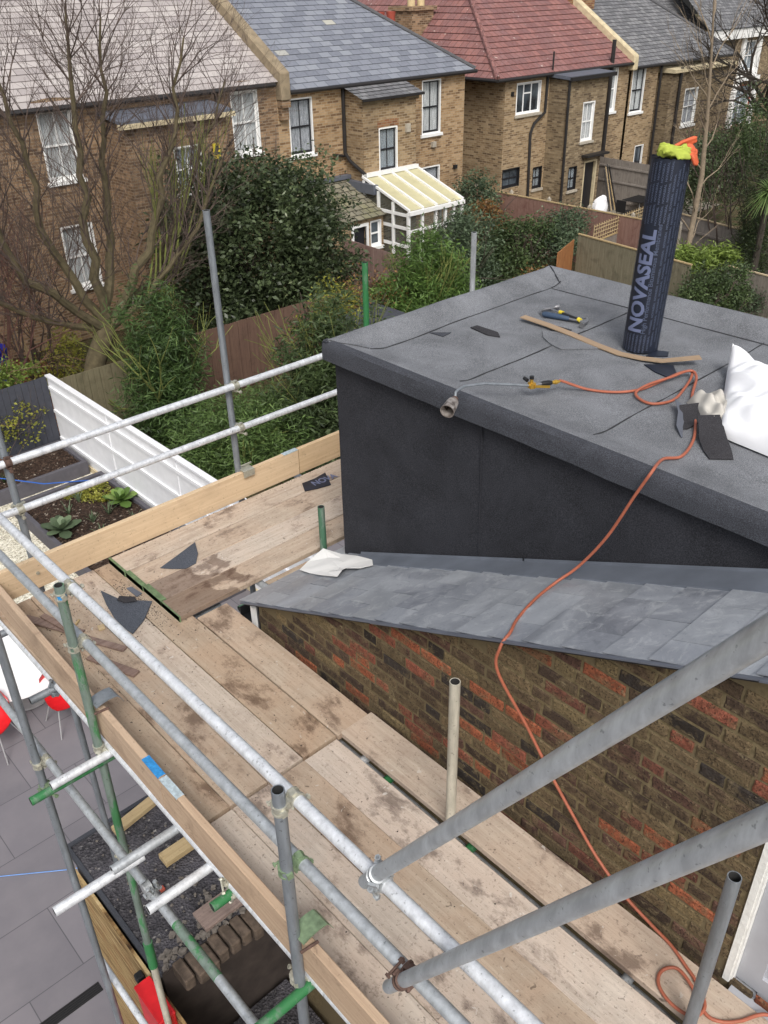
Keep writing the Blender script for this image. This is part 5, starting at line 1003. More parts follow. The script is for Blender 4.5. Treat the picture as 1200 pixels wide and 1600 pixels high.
mb = MB(); mb.add(vs, [(j * nx + i, j * nx + i + 1, (j + 1) * nx + i + 1, (j + 1) * nx + i) for j in range(len(Y_) - 1) for i in range(nx - 1)]); fr_ = mb.build('flat_roof', 'felt_top', b, smooth=True)
def seam(p, q, nseg=30, wob=.0012):
    rs_ = random.Random(int(p[0] * 91 + p[1] * 17)); pts = []
    for i in range(nseg + 1): t = i / nseg; x = p[0] + (q[0] - p[0]) * t + rs_.uniform(-wob, wob); y = p[1] + (q[1] - p[1]) * t + rs_.uniform(-wob, wob); pts.append((x, y, roofz(x, y) + .0015))
    m_ = MB(); m_.tube(pts, [rs_.uniform(.002, .0055) for _ in pts], 5); m_.build('felt_seam', 'seam', fr_, smooth=True)
seam((3.16, 3.60), (4.97, 3.63)); seam((4.86, 3.62), (4.86, -.5)); seam((3.20, 2.93), (4.86, 2.95)); seam((3.18, 2.06), (4.88, 2.09)); seam((3.2, 1.02), (4.86, 1.05)); seam((3.02, 3.84), (3.16, 3.61), 8); seam((5.10, 3.84), (4.95, 3.62), 8)
# gutter strip, pipe and odd plank in the gap behind the eaves
mb = MB(); mb.box(2.34, 5.2, 3.93, 4.03, -.1, -.095); mb.box(2.34, 5.2, 4.026, 4.032, -.1, -.02); mb.build('gutter', 'black', b)
MB().box(XW + .0, 5.2, 3.845, 3.87, -.2, .1).build('fascia', 'blackpaint', b)
mb = MB(); mb.box(XW - .02, XW + .1, 3.862, 3.9, -.12, .06); mb.build('verge_end', 'white', b)

# ================================================================ SCAFFOLD
sc = thing('scaffold', 'bolted galvanised and green scaffold tube frame round the board platform', 'scaffolding', (1.6, 2.5, G))
def stube(name, p0, p1, mat, parent, r=.02415, n=18, mid=None, open0=True, open1=True, label=None):
    p0 = Vector(p0); p1 = Vector(p1); d = (p1 - p0).normalized(); mb = MB(); pts = [p0] + ([Vector(q) for q in mid] if mid else []) + [p1]
    L = (p1 - p0).length; full = [p0]
    for a_, b_ in zip(pts[:-1], pts[1:]):
        k = max(1, int((b_ - a_).length / .6)); full += [a_.lerp(b_, i / k) for i in range(1, k + 1)]
    mb.tube(full, r, n, cap=False)
    for e, s_ in ((p0, 1), (p1, -1)):
        mb.tube([e + d * s_ * .0002, e + d * s_ * .12], r * .84, n, cap=False, mi=1)
        # end annulus
        a = d.orthogonal().normalized(); bb = d.cross(a).normalized(); k = len(mb.v)
        for q in range(n):
            t = 2 * math.pi * q / n; mb.v.append(tuple(e + (a * math.cos(t) + bb * math.sin(t)) * r)); mb.v.append(tuple(e + (a * math.cos(t) + bb * math.sin(t)) * r * .84))
        for q in range(n): w1 = (q + 1) % n; mb.f.append((k + 2 * q, k + 2 * w1, k + 2 * w1 + 1, k + 2 * q + 1)); mb.mi.append(0)
        mb.tube([e + d * s_ * .119, e + d * s_ * .12], [r * .84, .0005], n, cap=False, mi=1)
    o = mb.build(name, [mat, 'inside'], parent, smooth=True, base=p0 if parent is None else None)
    if label: o['label'] = label
    return o
def coupler(parent, pa, da, pb, db, mat='clamp', boltmat=None):
    """right angle coupler: band round tube A at pa (axis da) and band round tube B at pb (axis db)"""
    pa, da, pb, db = Vector(pa), Vector(da).normalized(), Vector(pb), Vector(db).normalized(); mb = MB(); link = (pb - pa); lk = link.normalized() if link.length > 1e-6 else Vector((0, 0, 1))
    bolts = []
    for p, d in ((pa, da), (pb, db)):
        for s_ in (-.017, .017): mb.tube([p + d * (s_ - .005), p + d * (s_ - .004), p + d * (s_ + .004), p + d * (s_ + .005)], [.0275, .0305, .0305, .0275], 16)
        mb.tube([p - d * .018, p + d * .018], .0268, 16)
        side = d.cross(lk); side = side.normalized() if side.length > .1 else d.orthogonal().normalized()
        for sg in (1, -1):
            q = p + side * sg * .034; mb.beam(q - lk * .012, q + lk * .012, .030, .010, up=tuple(side))
        q = p + side * .044; bolts.append((q - lk * .03, q + lk * .05, lk))
    mb.beam(pa + link * .3, pa + link * .7, .034, .034, up=tuple(da)); c = mb.build('coupler', mat, parent, smooth=True, bevel=0)
    for a_, b_, dd in bolts:
        m_ = MB(); m_.tube([a_, b_], .0055, 8); m_.tube([b_ - dd * .018, b_ - dd * .004], .0125, 6); m_.tube([a_, a_ + dd * .008], .011, 6); m_.build('bolt', boltmat or mat, c, smooth=False)
    return c
YR = 1.16
# standards
sB = stube('standard', (1.10, 1.80, 1.102), (1.10, 1.83, G), 'galvd', sc); sG = stube('standard', (1.10, 3.54, 1.053), (1.10, 3.645, -2.0), 'galvgreen', sc, label='upright streaked with green paint')
stube('standard', (1.10, 3.648, -2.12), (1.10, 3.70, G), 'cream', sc, label='cream coloured lower upright')
MB().tube([(1.10, 3.64, -1.92), (1.10, 3.65, -2.2)], .031, 14).build('sleeve_coupler', 'green', sc, smooth=True)
sD = stube('standard', (2.065, 1.867, .943), (2.065, 1.86, G), 'cream', sc, label='pale upright standing in the gap between the boards'); sE = stube('standard', (2.065, .593, .927), (2.065, .597, G), 'galvd', sc, label='dull grey upright beside the window')
sF = stube('standard', (3.08, 4.06, .42), (3.08, 4.06, G), 'darkgreen', sc, label='short green upright by the paper sheet')
sA = stube('standard', (3.113, 5.13, 2.2), (3.14, 5.13, G), 'galvd', sc); sH = stube('standard', (4.47, 5.13, 1.584), (4.45, 5.13, G), 'green', sc, label='green upright beyond the dormer'); sI = stube('standard', (5.725, 5.13, 1.587), (5.73, 5.13, G), 'galv', sc)
sC = stube('standard', (1.475, 5.13, 2.0), (1.476, 5.13, G), 'galvd', sc); sK = stube('standard', (.885, 4.06, 1.6), (.885, 4.09, G), 'galvd', sc, label='dark grey outrigger upright left of the platform')
# guard rails (y direction)
rU = stube('guard_rail', (YR, 5.2, 1.004), (YR, -.9, 1.0), 'galvb', sc, mid=[(YR, 2.0, 1.026)]); rL = stube('guard_rail', (YR, 5.2, .66), (YR, -.9, .672), 'galv', sc)
xU = stube('guard_rail', (1.28, 5.08, .975), (5.9, 5.08, .967), 'galvb', sc); xL = stube('guard_rail', (1.20, 5.08, .640), (5.9, 5.08, .622), 'galvb', sc)
# ledgers below, transoms
l1 = stube('ledger', (1.155, 5.3, -.064), (1.155, -.9, -.064), 'galvb', sc); l2 = stube('ledger', (.945, 5.3, -.42), (.945, -.9, -.42), 'galv', sc, label='lower ledger with green painted stretch'); stube('ledger', (2.12, 4.2, -.15), (2.12, -1, -.15), 'galv', sc)
stube('ledger', (2.35, 4.055, -.06), (5.2, 4.055, -.06), 'darkgreen', sc)
MB().tube([(.945, 2.62, -.42), (.945, 2.25, -.42)], .0252, 14).build('green_sleeve', 'galvgreen', sc, smooth=True)
tr = []
for n_, x_a, y_, z_, x_b, mt in (('a', .985, 4.22, -.09, 2.3, 'galvd'), ('b', .80, 3.54, -.1, 2.3, 'galvb'), ('c', .69, 3.57, -.155, 2.0, 'green'), ('d', .79, 2.855, -.1, 2.3, 'galv'), ('e', .50, 2.87, -.14, .95, 'galvb'), ('f', .81, 2.555, -.1, 2.3, 'galvb'), ('g', 1.03, 2.366, -.1, 2.3, 'green'), ('h', .55, 1.785, -.1, 2.3, 'green'), ('j', .5, 4.96, -.1, 2.3, 'galvd'), ('k', .8, .9, -.1, 2.3, 'galv'), ('l', .8, -.2, -.1, 2.3, 'galv')):
    tr.append(stube('transom', (x_a, y_, z_), (x_b, y_ - .01, z_), mt, sc))
for x in (2.6, 3.7, 4.9): stube('transom', (x, 5.4, -.03), (x, 3.95, -.03), 'galv', sc)
stube('ledger', (.945, 4.33, -2.77), (.945, 1.5, -2.77), 'galvb', sc)
# diagonal braces up to the right
b1 = stube('brace', (1.165, 1.425, .925), (.965, .12, 3.02), 'galv', sc) if False else None
def ext(p, q, t): p = Vector(p); q = Vector(q); return p + (q - p) * t
p0, p1 = (1.145, 1.40, .965), (1.01, .34, 2.719)
b1 = stube('brace', ext(p0, p1, -.0), ext(p0, p1, 1.25), 'galv', sc); q0, q1 = (1.135, 1.285, .515), (.991, .263, 2.415)
b2 = stube('brace', ext(q0, q1, 0), ext(q0, q1, 1.25), 'galv', sc)
dY, dX, dZ = (0, 1, 0), (1, 0, 0), (0, 0, 1)
coupler(sB, (1.10, 1.801, 1.01), dZ, (YR, 1.79, 1.026), dY, 'clamp'); coupler(sB, (1.10, 1.81, .66), dZ, (YR, 1.80, .667), dY, 'clampg'); coupler(sB, (1.10, 1.825, -.06), dZ, (1.15, 1.80, -.1), dX, 'clamp')
coupler(sG, (1.10, 3.545, .99), dZ, (YR, 3.55, 1.012), dY, 'clamp'); coupler(sG, (1.10, 3.56, .66), dZ, (YR, 3.56, .665), dY, 'clamp'); coupler(sG, (1.10, 3.58, -.06), dZ, (1.15, 3.55, -.1), dX, 'clamp')
MB().tube([(1.10, 3.543, 1.005), (1.10, 3.544, .975)], .0262, 14).build('blue_band', 'bluepaint', sG, smooth=True)
coupler(sG, (1.10, 3.605, -1.0), dZ, (1.10, 3.66, -1.0), dY, 'clamp')
coupler(sA, (3.13, 5.13, .97), dZ, (3.15, 5.08, .972), dX, 'clamp'); coupler(sA, (3.135, 5.13, .63), dZ, (3.155, 5.08, .632), dX, 'clamp')
coupler(sC, (1.475, 5.13, .97), dZ, (1.47, 5.08, .974), dX, 'rust'); coupler(sC, (1.475, 5.13, .64), dZ, (1.47, 5.08, .64), dX, 'clamp'); coupler(sC, (1.475, 5.13, .2), dZ, (1.47, 5.10, .2), dX, 'clamp')
coupler(sK, (.885, 4.065, -.42), dZ, (.94, 4.06, -.42), dY, 'clamp'); coupler(sK, (.885, 4.075, -.62), dZ, (.9, 4.02, -.6), dX, 'clampg')
coupler(l1, (1.155, 4.22, -.064), dY, (1.13, 4.22, -.11), dX, 'galvd'); coupler(l2, (.945, 2.86, -.42), dY, (.93, 2.86, -.37), dX, 'silver'); coupler(l1, (1.155, 2.40, -.064), dY, (1.14, 2.366, -.11), dX, 'clamp')
u = (Vector(p1) - Vector(p0)).normalized(); cB = Vector(p0) + u * .13; coupler(b1, cB, u, (YR, cB.y - .0, 1.02), dY, 'silver')
u2 = (Vector(q1) - Vector(q0)).normalized(); cB = Vector(q0) + u2 * .17; coupler(b2, cB, u2, (YR, cB.y, .672), dY, 'rust')
# ---- boards
def sboard(p0, p1, label, mat='board', wd=.225, th=.038, zt=0.0, ends=True, group='scaffold boards of the platform', up=None, name='scaffold_board', cat='scaffold board', endmat='endplate', tilt=0.0):
    """board lying flat from p0 to p1 (centre line), top at zt"""
    p0 = Vector((*p0, zt - th / 2)); p1 = Vector((*p1, zt - th / 2)); d = p1 - p0; L = d.length; ang = math.atan2(d.y, d.x); mb = MB(); k = max(2, int(L / .25)); rs_ = random.Random(int(abs(p0.x * 311 + p0.y * 97 + zt * 7) * 100)); vs = []
    e1, e2 = rs_.uniform(0, 6), rs_.uniform(0, 6)
    hw = wd / 2; c_ = .004; sec = [(-hw + c_, -th / 2), (hw - c_, -th / 2), (hw, -th / 2 + c_), (hw, th / 2 - c_), (hw - c_, th / 2), (-hw + c_, th / 2), (-hw, th / 2 - c_), (-hw, -th / 2 + c_)]
    for i in range(k + 1):
        x = -L / 2 + L * i / k; wv = .0015 * math.sin(x * 3 + e1); zv = .002 * math.sin(x * 1.7 + e2)
        for a_, z_ in sec: vs.append((x, a_ + wv + rs_.uniform(-.0006, .0006), z_ + zv))
    mb.add(vs, [(i * 8 + q, (i + 1) * 8 + q, (i + 1) * 8 + (q + 1) % 8, i * 8 + (q + 1) % 8) for i in range(k) for q in range(8)] + [tuple(range(7, -1, -1)), tuple(k * 8 + q for q in range(8))])
    m_ = (p0 + p1) / 2; o = mb.build(name, mat, None, base=(0, 0, 0)); o.location = m_; o.rotation_euler = (R(90) if up else 0, 0, ang)
    if up: o.rotation_euler = (R(90 + tilt), 0, ang)
    WL[o.name] = m_; tag(o, label, cat, group); return o
def endband(o, L, side, mat, wd=.225, th=.038, ln=.03, top=False):
    mb = MB(); x = side * (L / 2 - ln / 2)
    if top: mb.box(x - ln / 2, x + ln / 2, wd / 2 - .004, wd / 2 + .0025, -th / 2 - .0018, th / 2 + .0018)
    else: mb.box(x - ln / 2, x + ln / 2 + side * .002, -wd / 2 - .0018, wd / 2 + .0018, -th / 2 - .0018, th / 2 + .0045)
    e = mb.build('end_band', mat, None, base=(0, 0, 0)); e.parent = o; e.location = (0, 0, 0); return e
# far y boards
xs_far = [(1.14 + .1135, 'leftmost'), (1.3665 + .1135, 'second'), (1.5945 + .1135, 'third'), (1.822 + .119, 'fourth')]
XC = [1.258, 1.485, 1.714, 1.944]
labf = ['far stretch board against the left toe board, plank offcuts strewn on its end', 'board of the far stretch crossed by the curved felt offcut', 'far stretch board with long dark stains, third in from the left toe board', 'stained board of the far stretch reaching under the crosswise boards, one in from the wall']
for x, l_ in zip(XC, labf): sboard((x, 2.708), (x, 5.06), l_)
sboard((2.177, 2.70), (2.177, 4.10), 'board of the far stretch lying hard against the brick wall below the slate corner')
labn = ['board of the near stretch lying inside the left toe board', 'second board in from the left toe board on the near stretch', 'middle board of the near stretch, under the upper guard rail', 'board of the near stretch beside the open gap where the pale upright stands']
for x, l_ in zip([1.262, 1.489, 1.715, 1.936], labn): o = sboard((x, 2.69), (x, -1.1), l_, zt=-.004)
sboard((2.202, 2.705), (2.202, -1.1), 'pale dusty board between the gap and the brick wall, orange hose trailing over it', zt=.006, wd=.222)
# x boards on top
labx = ['crosswise board nearest the slate eaves, wet dark stain at its end', 'second crosswise board from the slate eaves, brown stained end', 'third crosswise board from the eaves, fin shaped felt offcut lying on it', 'crosswise board against the far toe board']
for i, (y, l_) in enumerate(zip([4.247, 4.477, 4.708, 4.94], labx)):
    x0_ = 1.957 + (0, .0, -.005, -.01)[i]; L = 5.4 - x0_; o = sboard((x0_, y), (5.4, y), l_, 'board_wet' if i in (0, 1) else 'board', zt=.042); endband(o, L, -1, 'greenpaint', ln=(.012, .045, .035, .02)[i])
o = sboard((2.62, 4.09), (3.0, 4.085), 'short grey plank piece filling the gap by the paper sheet', zt=-.015, wd=.09, group=None, name='plank_piece', cat='wood')
# toe boards
t1 = sboard((1.185, 5.05), (1.143, 2.905), 'weathered toe board along the left side of the platform, blue band at its end', mat='toebrown', zt=.118 + .019, wd=.225, up=True, group=None, name='toe_board', cat='toe board')
endband(t1, 2.145, 1, 'bluepaint', ln=.16, top=True)
t2 = sboard((1.143, 2.895), (1.128, -1.1), 'weathered toe board on edge nearest the camera, pale metal band at its far end', mat='toebrown', zt=.118 + .019, up=True, group=None, name='toe_board', cat='toe board'); endband(t2, 3.995, -1, 'endplate', ln=.16, top=True)
t3 = sboard((1.20, 5.083), (3.66, 5.10), 'clean yellowish toe board on edge across the far end of the platform', mat='toeboard', zt=.15 + .019, up=True, group=None, name='toe_board', cat='toe board'); endband(t3, 2.46, 1, 'endplate', ln=.14, top=True)
t4 = sboard((3.668, 5.10), (5.6, 5.11), 'yellowish toe board beyond the dark joint, running behind the dormer', mat='toeboard', zt=.15 + .019, up=True, group=None, name='toe_board', cat='toe board')
def clipm(label, p, mat, ang=0):
    t = thing('board_clip', label, 'clip', p); x, y, z = p; MB().box(x - .05, x + .05, y - .035, y + .035, z, z + .008).build('clip_plate', mat, t, bevel=.002); MB().box(x - .05, x + .05, y - .043, y - .035, z - .05, z + .008).build('clip_jaw', mat, t, bevel=.002)
    MB().tube([(x - .07, y + .03, z + .02), (x + .07, y + .03, z + .02)], .007, 8).build('bolt', mat, t); return t
clipm('pale zinc clip holding the far toe board to the tall galvanised upright', (3.17, 5.095, .272), 'clamp')
def clipn(label, y, x, mat):
    t = thing('board_clip', label, 'clip', (x, y, .25)); z = .256; n = 10; vs = []
    for i in range(n + 1):
        a = i / n; xx = x - .03 + .15 * a; zz = z - .035 * math.sin(a * math.pi) * (-.4) - (.05 if a > .85 else 0) * (a - .85) / .15; vs += [(xx, y - .045, zz), (xx, y + .045, zz), (xx, y - .045, zz + .006), (xx, y + .045, zz + .006)]
    mb = MB(); mb.add(vs, [f for i in range(n) for k in [4 * i] for f in ((k, k + 1, k + 5, k + 4), (k + 2, k + 6, k + 7, k + 3), (k, k + 4, k + 6, k + 2), (k + 1, k + 3, k + 7, k + 5))]); mb.build('clip_plate', mat, t, smooth=True)
    MB().tube([(x - .05, y - .05, z - .02), (x + .03, y - .06, z - .02)], .007, 8).build('bolt', 'rust', t); return t
clipn('green painted clip gripping the toe board at the near upright', 1.79, 1.13, 'clampg'); clipn('bent grey clip gripping the toe board at the green streaked upright', 3.56, 1.15, 'galvd')

# ================================================================ LOOSE THINGS ON THE PLATFORM
def sheet(name, label, cat, pts, zf, th, mat, parent=None, group=None, n=1):
    """thin flat piece with outline pts; zf(x,y) height of its underside"""
    mb = MB(); k = len(pts); cx = sum(p[0] for p in pts) / k; cy = sum(p[1] for p in pts) / k; ring = []
    rings = [pts] + [[(cx + (x - cx) * s_, cy + (y - cy) * s_) for x, y in pts] for s_ in (.66, .33)]
    vs = []
    for rg in rings: vs += [(x, y, zf(x, y) + th) for x, y in rg]
    vs.append((cx, cy, zf(cx, cy) + th)); m_ = len(vs); vs += [(x, y, z - th) for x, y, z in vs]; fs = []
    for r_ in range(2):
        for i in range(k): a, b_ = r_ * k + i, r_ * k + (i + 1) % k; fs.append((a, b_, b_ + k, a + k)); fs.append((m_ + a, m_ + a + k, m_ + b_ + k, m_ + b_))
    for i in range(k): fs.append((2 * k + i, 2 * k + (i + 1) % k, 3 * k)); fs.append((m_ + 2 * k + (i + 1) % k, m_ + 2 * k + i, m_ + 3 * k)); fs.append((i, m_ + i, m_ + (i + 1) % k, (i + 1) % k))
    mb.add(vs, fs); return tag(mb.build(name, mat, parent, smooth=False), label, cat, group)
sheet('felt_offcut', 'fin shaped dark felt offcut on the crosswise boards', 'felt offcut', [(2.148, 4.694), (2.32, 4.745), (2.49, 4.792), (2.43, 4.66), (2.355, 4.568), (2.271, 4.565), (2.2, 4.63)], lambda x, y: .045 + .02 * max(0, (x - 2.3)) * 4 * .5, .004, 'felt_cut')
t = sheet('felt_offcut', 'small printed felt offcut on the crosswise boards below the far toe board', 'felt offcut', [(3.57, 4.934), (3.69, 4.925), (3.815, 4.943), (3.76, 4.83), (3.722, 4.757), (3.6, 4.785), (3.51, 4.824)], lambda x, y: .045, .005, 'wrap')
sheet('felt_offcut', 'large concave edged dark felt offcut lying across the lengthwise boards', 'felt offcut', [(1.745, 4.79), (1.79, 4.62), (1.85, 4.55), (1.94, 4.45), (1.87, 4.38), (1.80, 4.31), (1.68, 4.235), (1.665, 4.33), (1.672, 4.46), (1.70, 4.62)], lambda x, y: .004 + .03 * max(0, .25 - abs(x - 1.7)) * (1 if y > 4.6 else .3), .005, 'felt_cut')
sheet('felt_offcut', 'curled strip of felt on top of the large concave offcut', 'felt offcut', [(1.80, 4.63), (1.87, 4.55), (1.86, 4.50), (1.79, 4.545), (1.77, 4.60)], lambda x, y: .022, .005, 'felt_black')
sheet('slate_piece', 'small blue grey slate chip beside the green board ends', 'slate', [(1.887, 4.70), (1.92, 4.69), (1.935, 4.575), (1.89, 4.565)], lambda x, y: .003, .006, 'lead')
def plankbit(label, a, b_, wd, z, mat='offwood'):
    a = Vector((*a, z)); b2 = Vector((*b_, z)); mb = MB(); mb.beam(a, b2, wd, .016); return tag(mb.build('plank_offcut', mat, None, bevel=.002), label, 'wood offcut')
plankbit('dark plank offcut by the left toe board, furthest of the scattered strips', (1.25, 4.86), (1.45, 4.46), .06, .012); plankbit('short dark strip with split end beside the green streaked upright', (1.34, 4.78), (1.40, 4.50), .04, .03)
plankbit('brown strip with pointed end under the upper guard rail', (1.44, 4.40), (1.57, 4.13), .045, .014); plankbit('grey splintered strip nearest the green streaked upright', (1.38, 4.22), (1.51, 3.88), .055, .014)
plankbit('fresh yellow wood chip beside the brown pointed strip', (1.545, 4.43), (1.585, 4.42), .045, .012, 'timber'); plankbit('tiny pale splinter near the fresh wood chip', (1.46, 4.57), (1.50, 4.60), .012, .008, 'timber')
# gritty debris
mb = MB(); rd = random.Random(99)
for i in range(1500):
    q = rd.random()
    if q < .4: x, y, z = rd.gauss(1.88, .07), rd.gauss(4.45, .17), 0.0
    elif q < .62: x, y, z = rd.gauss(1.62, .13), rd.gauss(4.62, .22), 0.0
    elif q < .75: x, y, z = rd.gauss(1.40, .06), rd.gauss(4.25, .35), 0.0
    elif q < .87: x, y, z = rd.uniform(2.0, 3.9), 5.055 - abs(rd.gauss(0, .02)), .042
    else: x, y, z = rd.uniform(1.2, 2.25), rd.uniform(-.2, 4.3), 0.003
    if x > 1.93 and z == 0 and y > 4.12: x = 1.93 - rd.random() * .05
    if x < 1.17 or (abs(x - 2.065) < .03 and y < 2.7): continue
    s_ = rd.uniform(.002, .0065); a = rd.uniform(0, 3); c, sn = math.cos(a) * s_, math.sin(a) * s_
    mb.add([(x + c, y + sn, z), (x - sn, y + c, z), (x - c, y - sn, z), (x, y, z + s_ * .9)], [(0, 1, 3), (1, 2, 3), (2, 0, 3)])
tag(mb.build('debris', flat('dark grit', rgb(62, 54, 50), .95, 0, .4, 60), None, normals=False), 'dark grit and wood crumbs scattered on the boards', 'debris', kind='stuff')
# white paper sheet on slate
sh = [(2.74, 3.89), (2.86, 3.96), (3.03, 4.0), (3.03, 3.80), (3.0, 3.60), (2.97, 3.42), (2.88, 3.31), (2.82, 3.36), (2.79, 3.46), (2.74, 3.44), (2.685, 3.42), (2.70, 3.60), (2.72, 3.75)]
def shz(x, y): return zs(min(y, 3.93)) + .014 + .025 * math.exp(-((x - 2.76) ** 2 + (y - 3.44) ** 2) / .004) + .012 * math.sin(x * 9 + y * 7) ** 2
sheet('paper_sheet', 'white paper sheet with lifted corner lying on the slate eaves', 'sheet', sh, shz, .002, 'sheet')
# offcuts in gutter gap
tag(MB().box(2.46, 2.62, 4.095, 4.115, -.10, -.055).build('plastic_strip', 'upvc'), 'white plastic strip in the gap by the eaves, nearer the slate corner', 'plastic strip')
tag(MB().box(2.66, 2.86, 4.10, 4.12, -.09, -.045).build('plastic_strip', 'upvc'), 'white plastic strip in the gap by the eaves, nearer the short green upright', 'plastic strip')
# ================================================================ THINGS ON THE FLAT ROOF
def fz(x, y): return roofz(min(max(x, x0 + .02), x1), min(y, y1 - .02))
# wood strip (bowed)
pts = [(4.195, 3.33), (4.20, 3.14), (4.19, 2.95), (4.165, 2.75), (4.15, 2.58), (4.17, 2.45), (4.20, 2.34), (4.25, 2.25), (4.32, 2.18)]
mb = MB(); vs = []; m_ = len(pts)
for i, (x, y) in enumerate(pts):
    a = Vector((*pts[max(0, i - 1)], 0)); c_ = Vector((*pts[min(m_ - 1, i + 1)], 0)); d = (c_ - a).normalized(); s_ = Vector((-d.y, d.x, 0)) * .026; z = fz(x, y) + .006 + .035 * abs(i / (m_ - 1) - .45) ** 1.5 * 2 + (0.012 if i > 6 else 0)
    vs += [(x - s_.x, y - s_.y, z), (x + s_.x, y + s_.y, z), (x + s_.x, y + s_.y, z + .006), (x - s_.x, y - s_.y, z + .006)]
mb.add(vs, [(4 * i + q, 4 * i + 4 + q, 4 * i + 4 + (q + 1) % 4, 4 * i + (q + 1) % 4) for i in range(m_ - 1) for q in range(4)] + [(3, 2, 1, 0), tuple(4 * (m_ - 1) + q for q in range(4))])
tag(mb.build('wood_strip', 'strip', None), 'long bowed tan strip lying in front of the printed roll', 'strip')
# felt bits
fl = lambda dz: (lambda x, y: fz(x, y) + dz)
sheet('felt_offcut', 'small rectangular felt offcut lying left of the hammer', 'felt offcut', [(3.87, 3.47), (3.925, 3.465), (3.93, 3.30), (3.88, 3.24), (3.85, 3.32)], fl(.003), .006, 'felt_black')
sheet('felt_offcut', 'tiny triangular felt patch near the left kerb of the flat roof', 'felt offcut', [(3.64, 3.60), (3.73, 3.50), (3.65, 3.49)], fl(.002), .004, 'felt_edge')
sheet('felt_flap', 'rounded loose felt flap under the middle of the tan strip', 'felt offcut', [(4.13, 3.12), (4.05, 3.05), (3.995, 2.95), (3.975, 2.86), (4.05, 2.79), (4.16, 2.70), (4.2, 2.85), (4.2, 3.0)], fl(.003), .006, 'felt_top')
sheet('felt_offcut', 'triangular printed offcut beside the hose loop', 'felt offcut', [(4.12, 2.40), (4.22, 2.28), (4.14, 2.21), (4.05, 2.20), (4.07, 2.30)], fl(.003), .005, 'wrap')
sheet('felt_offcut', 'small printed offcut just right of the base of the roll', 'felt offcut', [(4.23, 2.46), (4.31, 2.37), (4.37, 2.40), (4.34, 2.47)], fl(.003), .005, 'wrap')
sheet('felt_offcut', 'narrow black felt strip lying along the tan strip', 'felt offcut', [(4.215, 3.16), (4.235, 3.15), (4.25, 2.99), (4.23, 2.99)], fl(.012), .004, 'felt_black')
# hammer + second hammer
def vcur(pts): return [Vector(p) for p in pts]
t = thing('claw_hammer', 'claw hammer with navy grip, steel head towards the printed roll', 'hammer', (4.38, 3.12, fz(4.4, 3.1)))
z = fz(4.38, 3.1) + .022
MB().tube([(4.335, 3.285, z), (4.34, 3.27, z), (4.37, 3.16, z), (4.378, 3.115, z), (4.38, 3.11, z)], [.010, .019, .0165, .013, .009], 12).build('grip', 'navy', t, smooth=True)
MB().tube([(4.378, 3.115, z), (4.398, 3.01, z)], [.008, .007], 10).build('shaft', 'steel', t, smooth=True)
m_ = MB(); m_.tube([(4.335, 2.985, z), (4.348, 2.99, z), (4.352, 2.992, z), (4.372, 2.998, z)], [.0155, .0155, .010, .010], 14); m_.tube([(4.365, 2.996, z), (4.425, 3.008, z)], .0125, 10); m_.tube([(4.425, 3.008, z), (4.45, 3.03, z + .004), (4.462, 3.065, z - .004)], [.011, .008, .003], 8); m_.build('head', 'steel', t, smooth=True)
t = thing('claw_hammer', 'dark hammer with yellow trimmed grip lying behind the navy one', 'hammer', (4.43, 3.2, z - .02))
MB().tube([(4.395, 3.04, z), (4.40, 3.08, z), (4.425, 3.2, z), (4.428, 3.21, z)], [.013, .015, .012, .009], 12).build('grip', 'black', t, smooth=True); MB().tube([(4.426, 3.195, z + .004), (4.43, 3.225, z + .004)], [.0135, .012], 12).build('yellow_collar', 'yellow', t, smooth=True); MB().tube([(4.393, 3.035, z + .004), (4.398, 3.055, z + .004)], [.013, .0155], 12).build('yellow_end', 'yellow', t, smooth=True)
MB().tube([(4.43, 3.22, z), (4.452, 3.31, z)], .007, 8).build('shaft', 'steel', t, smooth=True); m_ = MB(); m_.tube([(4.40, 3.335, z), (4.455, 3.318, z), (4.49, 3.31, z)], .0105, 10); m_.tube([(4.49, 3.31, z), (4.505, 3.306, z), (4.52, 3.302, z)], [.0105, .016, .016], 12); m_.tube([(4.40, 3.335, z), (4.37, 3.33, z), (4.345, 3.30, z - .004)], [.010, .007, .003], 8); m_.build('head', 'steel', t, smooth=True)
# ---- printed roll
RX, RY, RR, RH = 4.315, 2.555, .098, 1.04; zb_ = fz(RX, RY) + .006
lean = Vector((.012, -.014, 1)).normalized(); cdir = math.atan2(-RY, -RX)
t = thing('felt_roll', 'upright roll of roofing felt in navy printed wrapping, gloves resting on its top', 'roll', (RX, RY, zb_))
def rollp(th, h, r): return (RX + math.cos(cdir + th) * r + lean.x * h * 1.0, RY + math.sin(cdir + th) * r + lean.y * h * 1.0, zb_ + h)
mb = MB(); n = 64; hs_ = [0, .004, .02, .2, .4, .6, .8, 1.0, RH - .015, RH]; rd = random.Random(1); vs = []
for j, h_ in enumerate(hs_):
    for i in range(n):
        th = 2 * math.pi * i / n; rr_ = RR + (.0015 * math.sin(3 * th + h_ * 5)) + (-.004 if j in (0,) else 0) + (.0035 if .2 < th / 6.283 < .22 else 0); vs.append(rollp(th, h_ + (rd.uniform(-.004, .004) if j == len(hs_) - 1 else 0), rr_))
mb.add(vs, [(j * n + i, j * n + (i + 1) % n, (j + 1) * n + (i + 1) % n, (j + 1) * n + i) for j in range(len(hs_) - 1) for i in range(n)])
mb.build('wrapping', 'wrap', t, smooth=True)
mb = MB(); vs = []; k = 0; N_ = 260      # spiral of felt on the top end
for i in range(N_):
    th = i * .19; r_ = .028 + (RR - .032) * i / N_
    for dz, dr in ((-.12, 0), (-.012, 0), (-.012, .0035), (-.12, .0035)): x, y, zz_ = rollp(th, RH + dz, r_ + dr); vs.append((x, y, zz_ + .004 * math.sin(th * .7)))
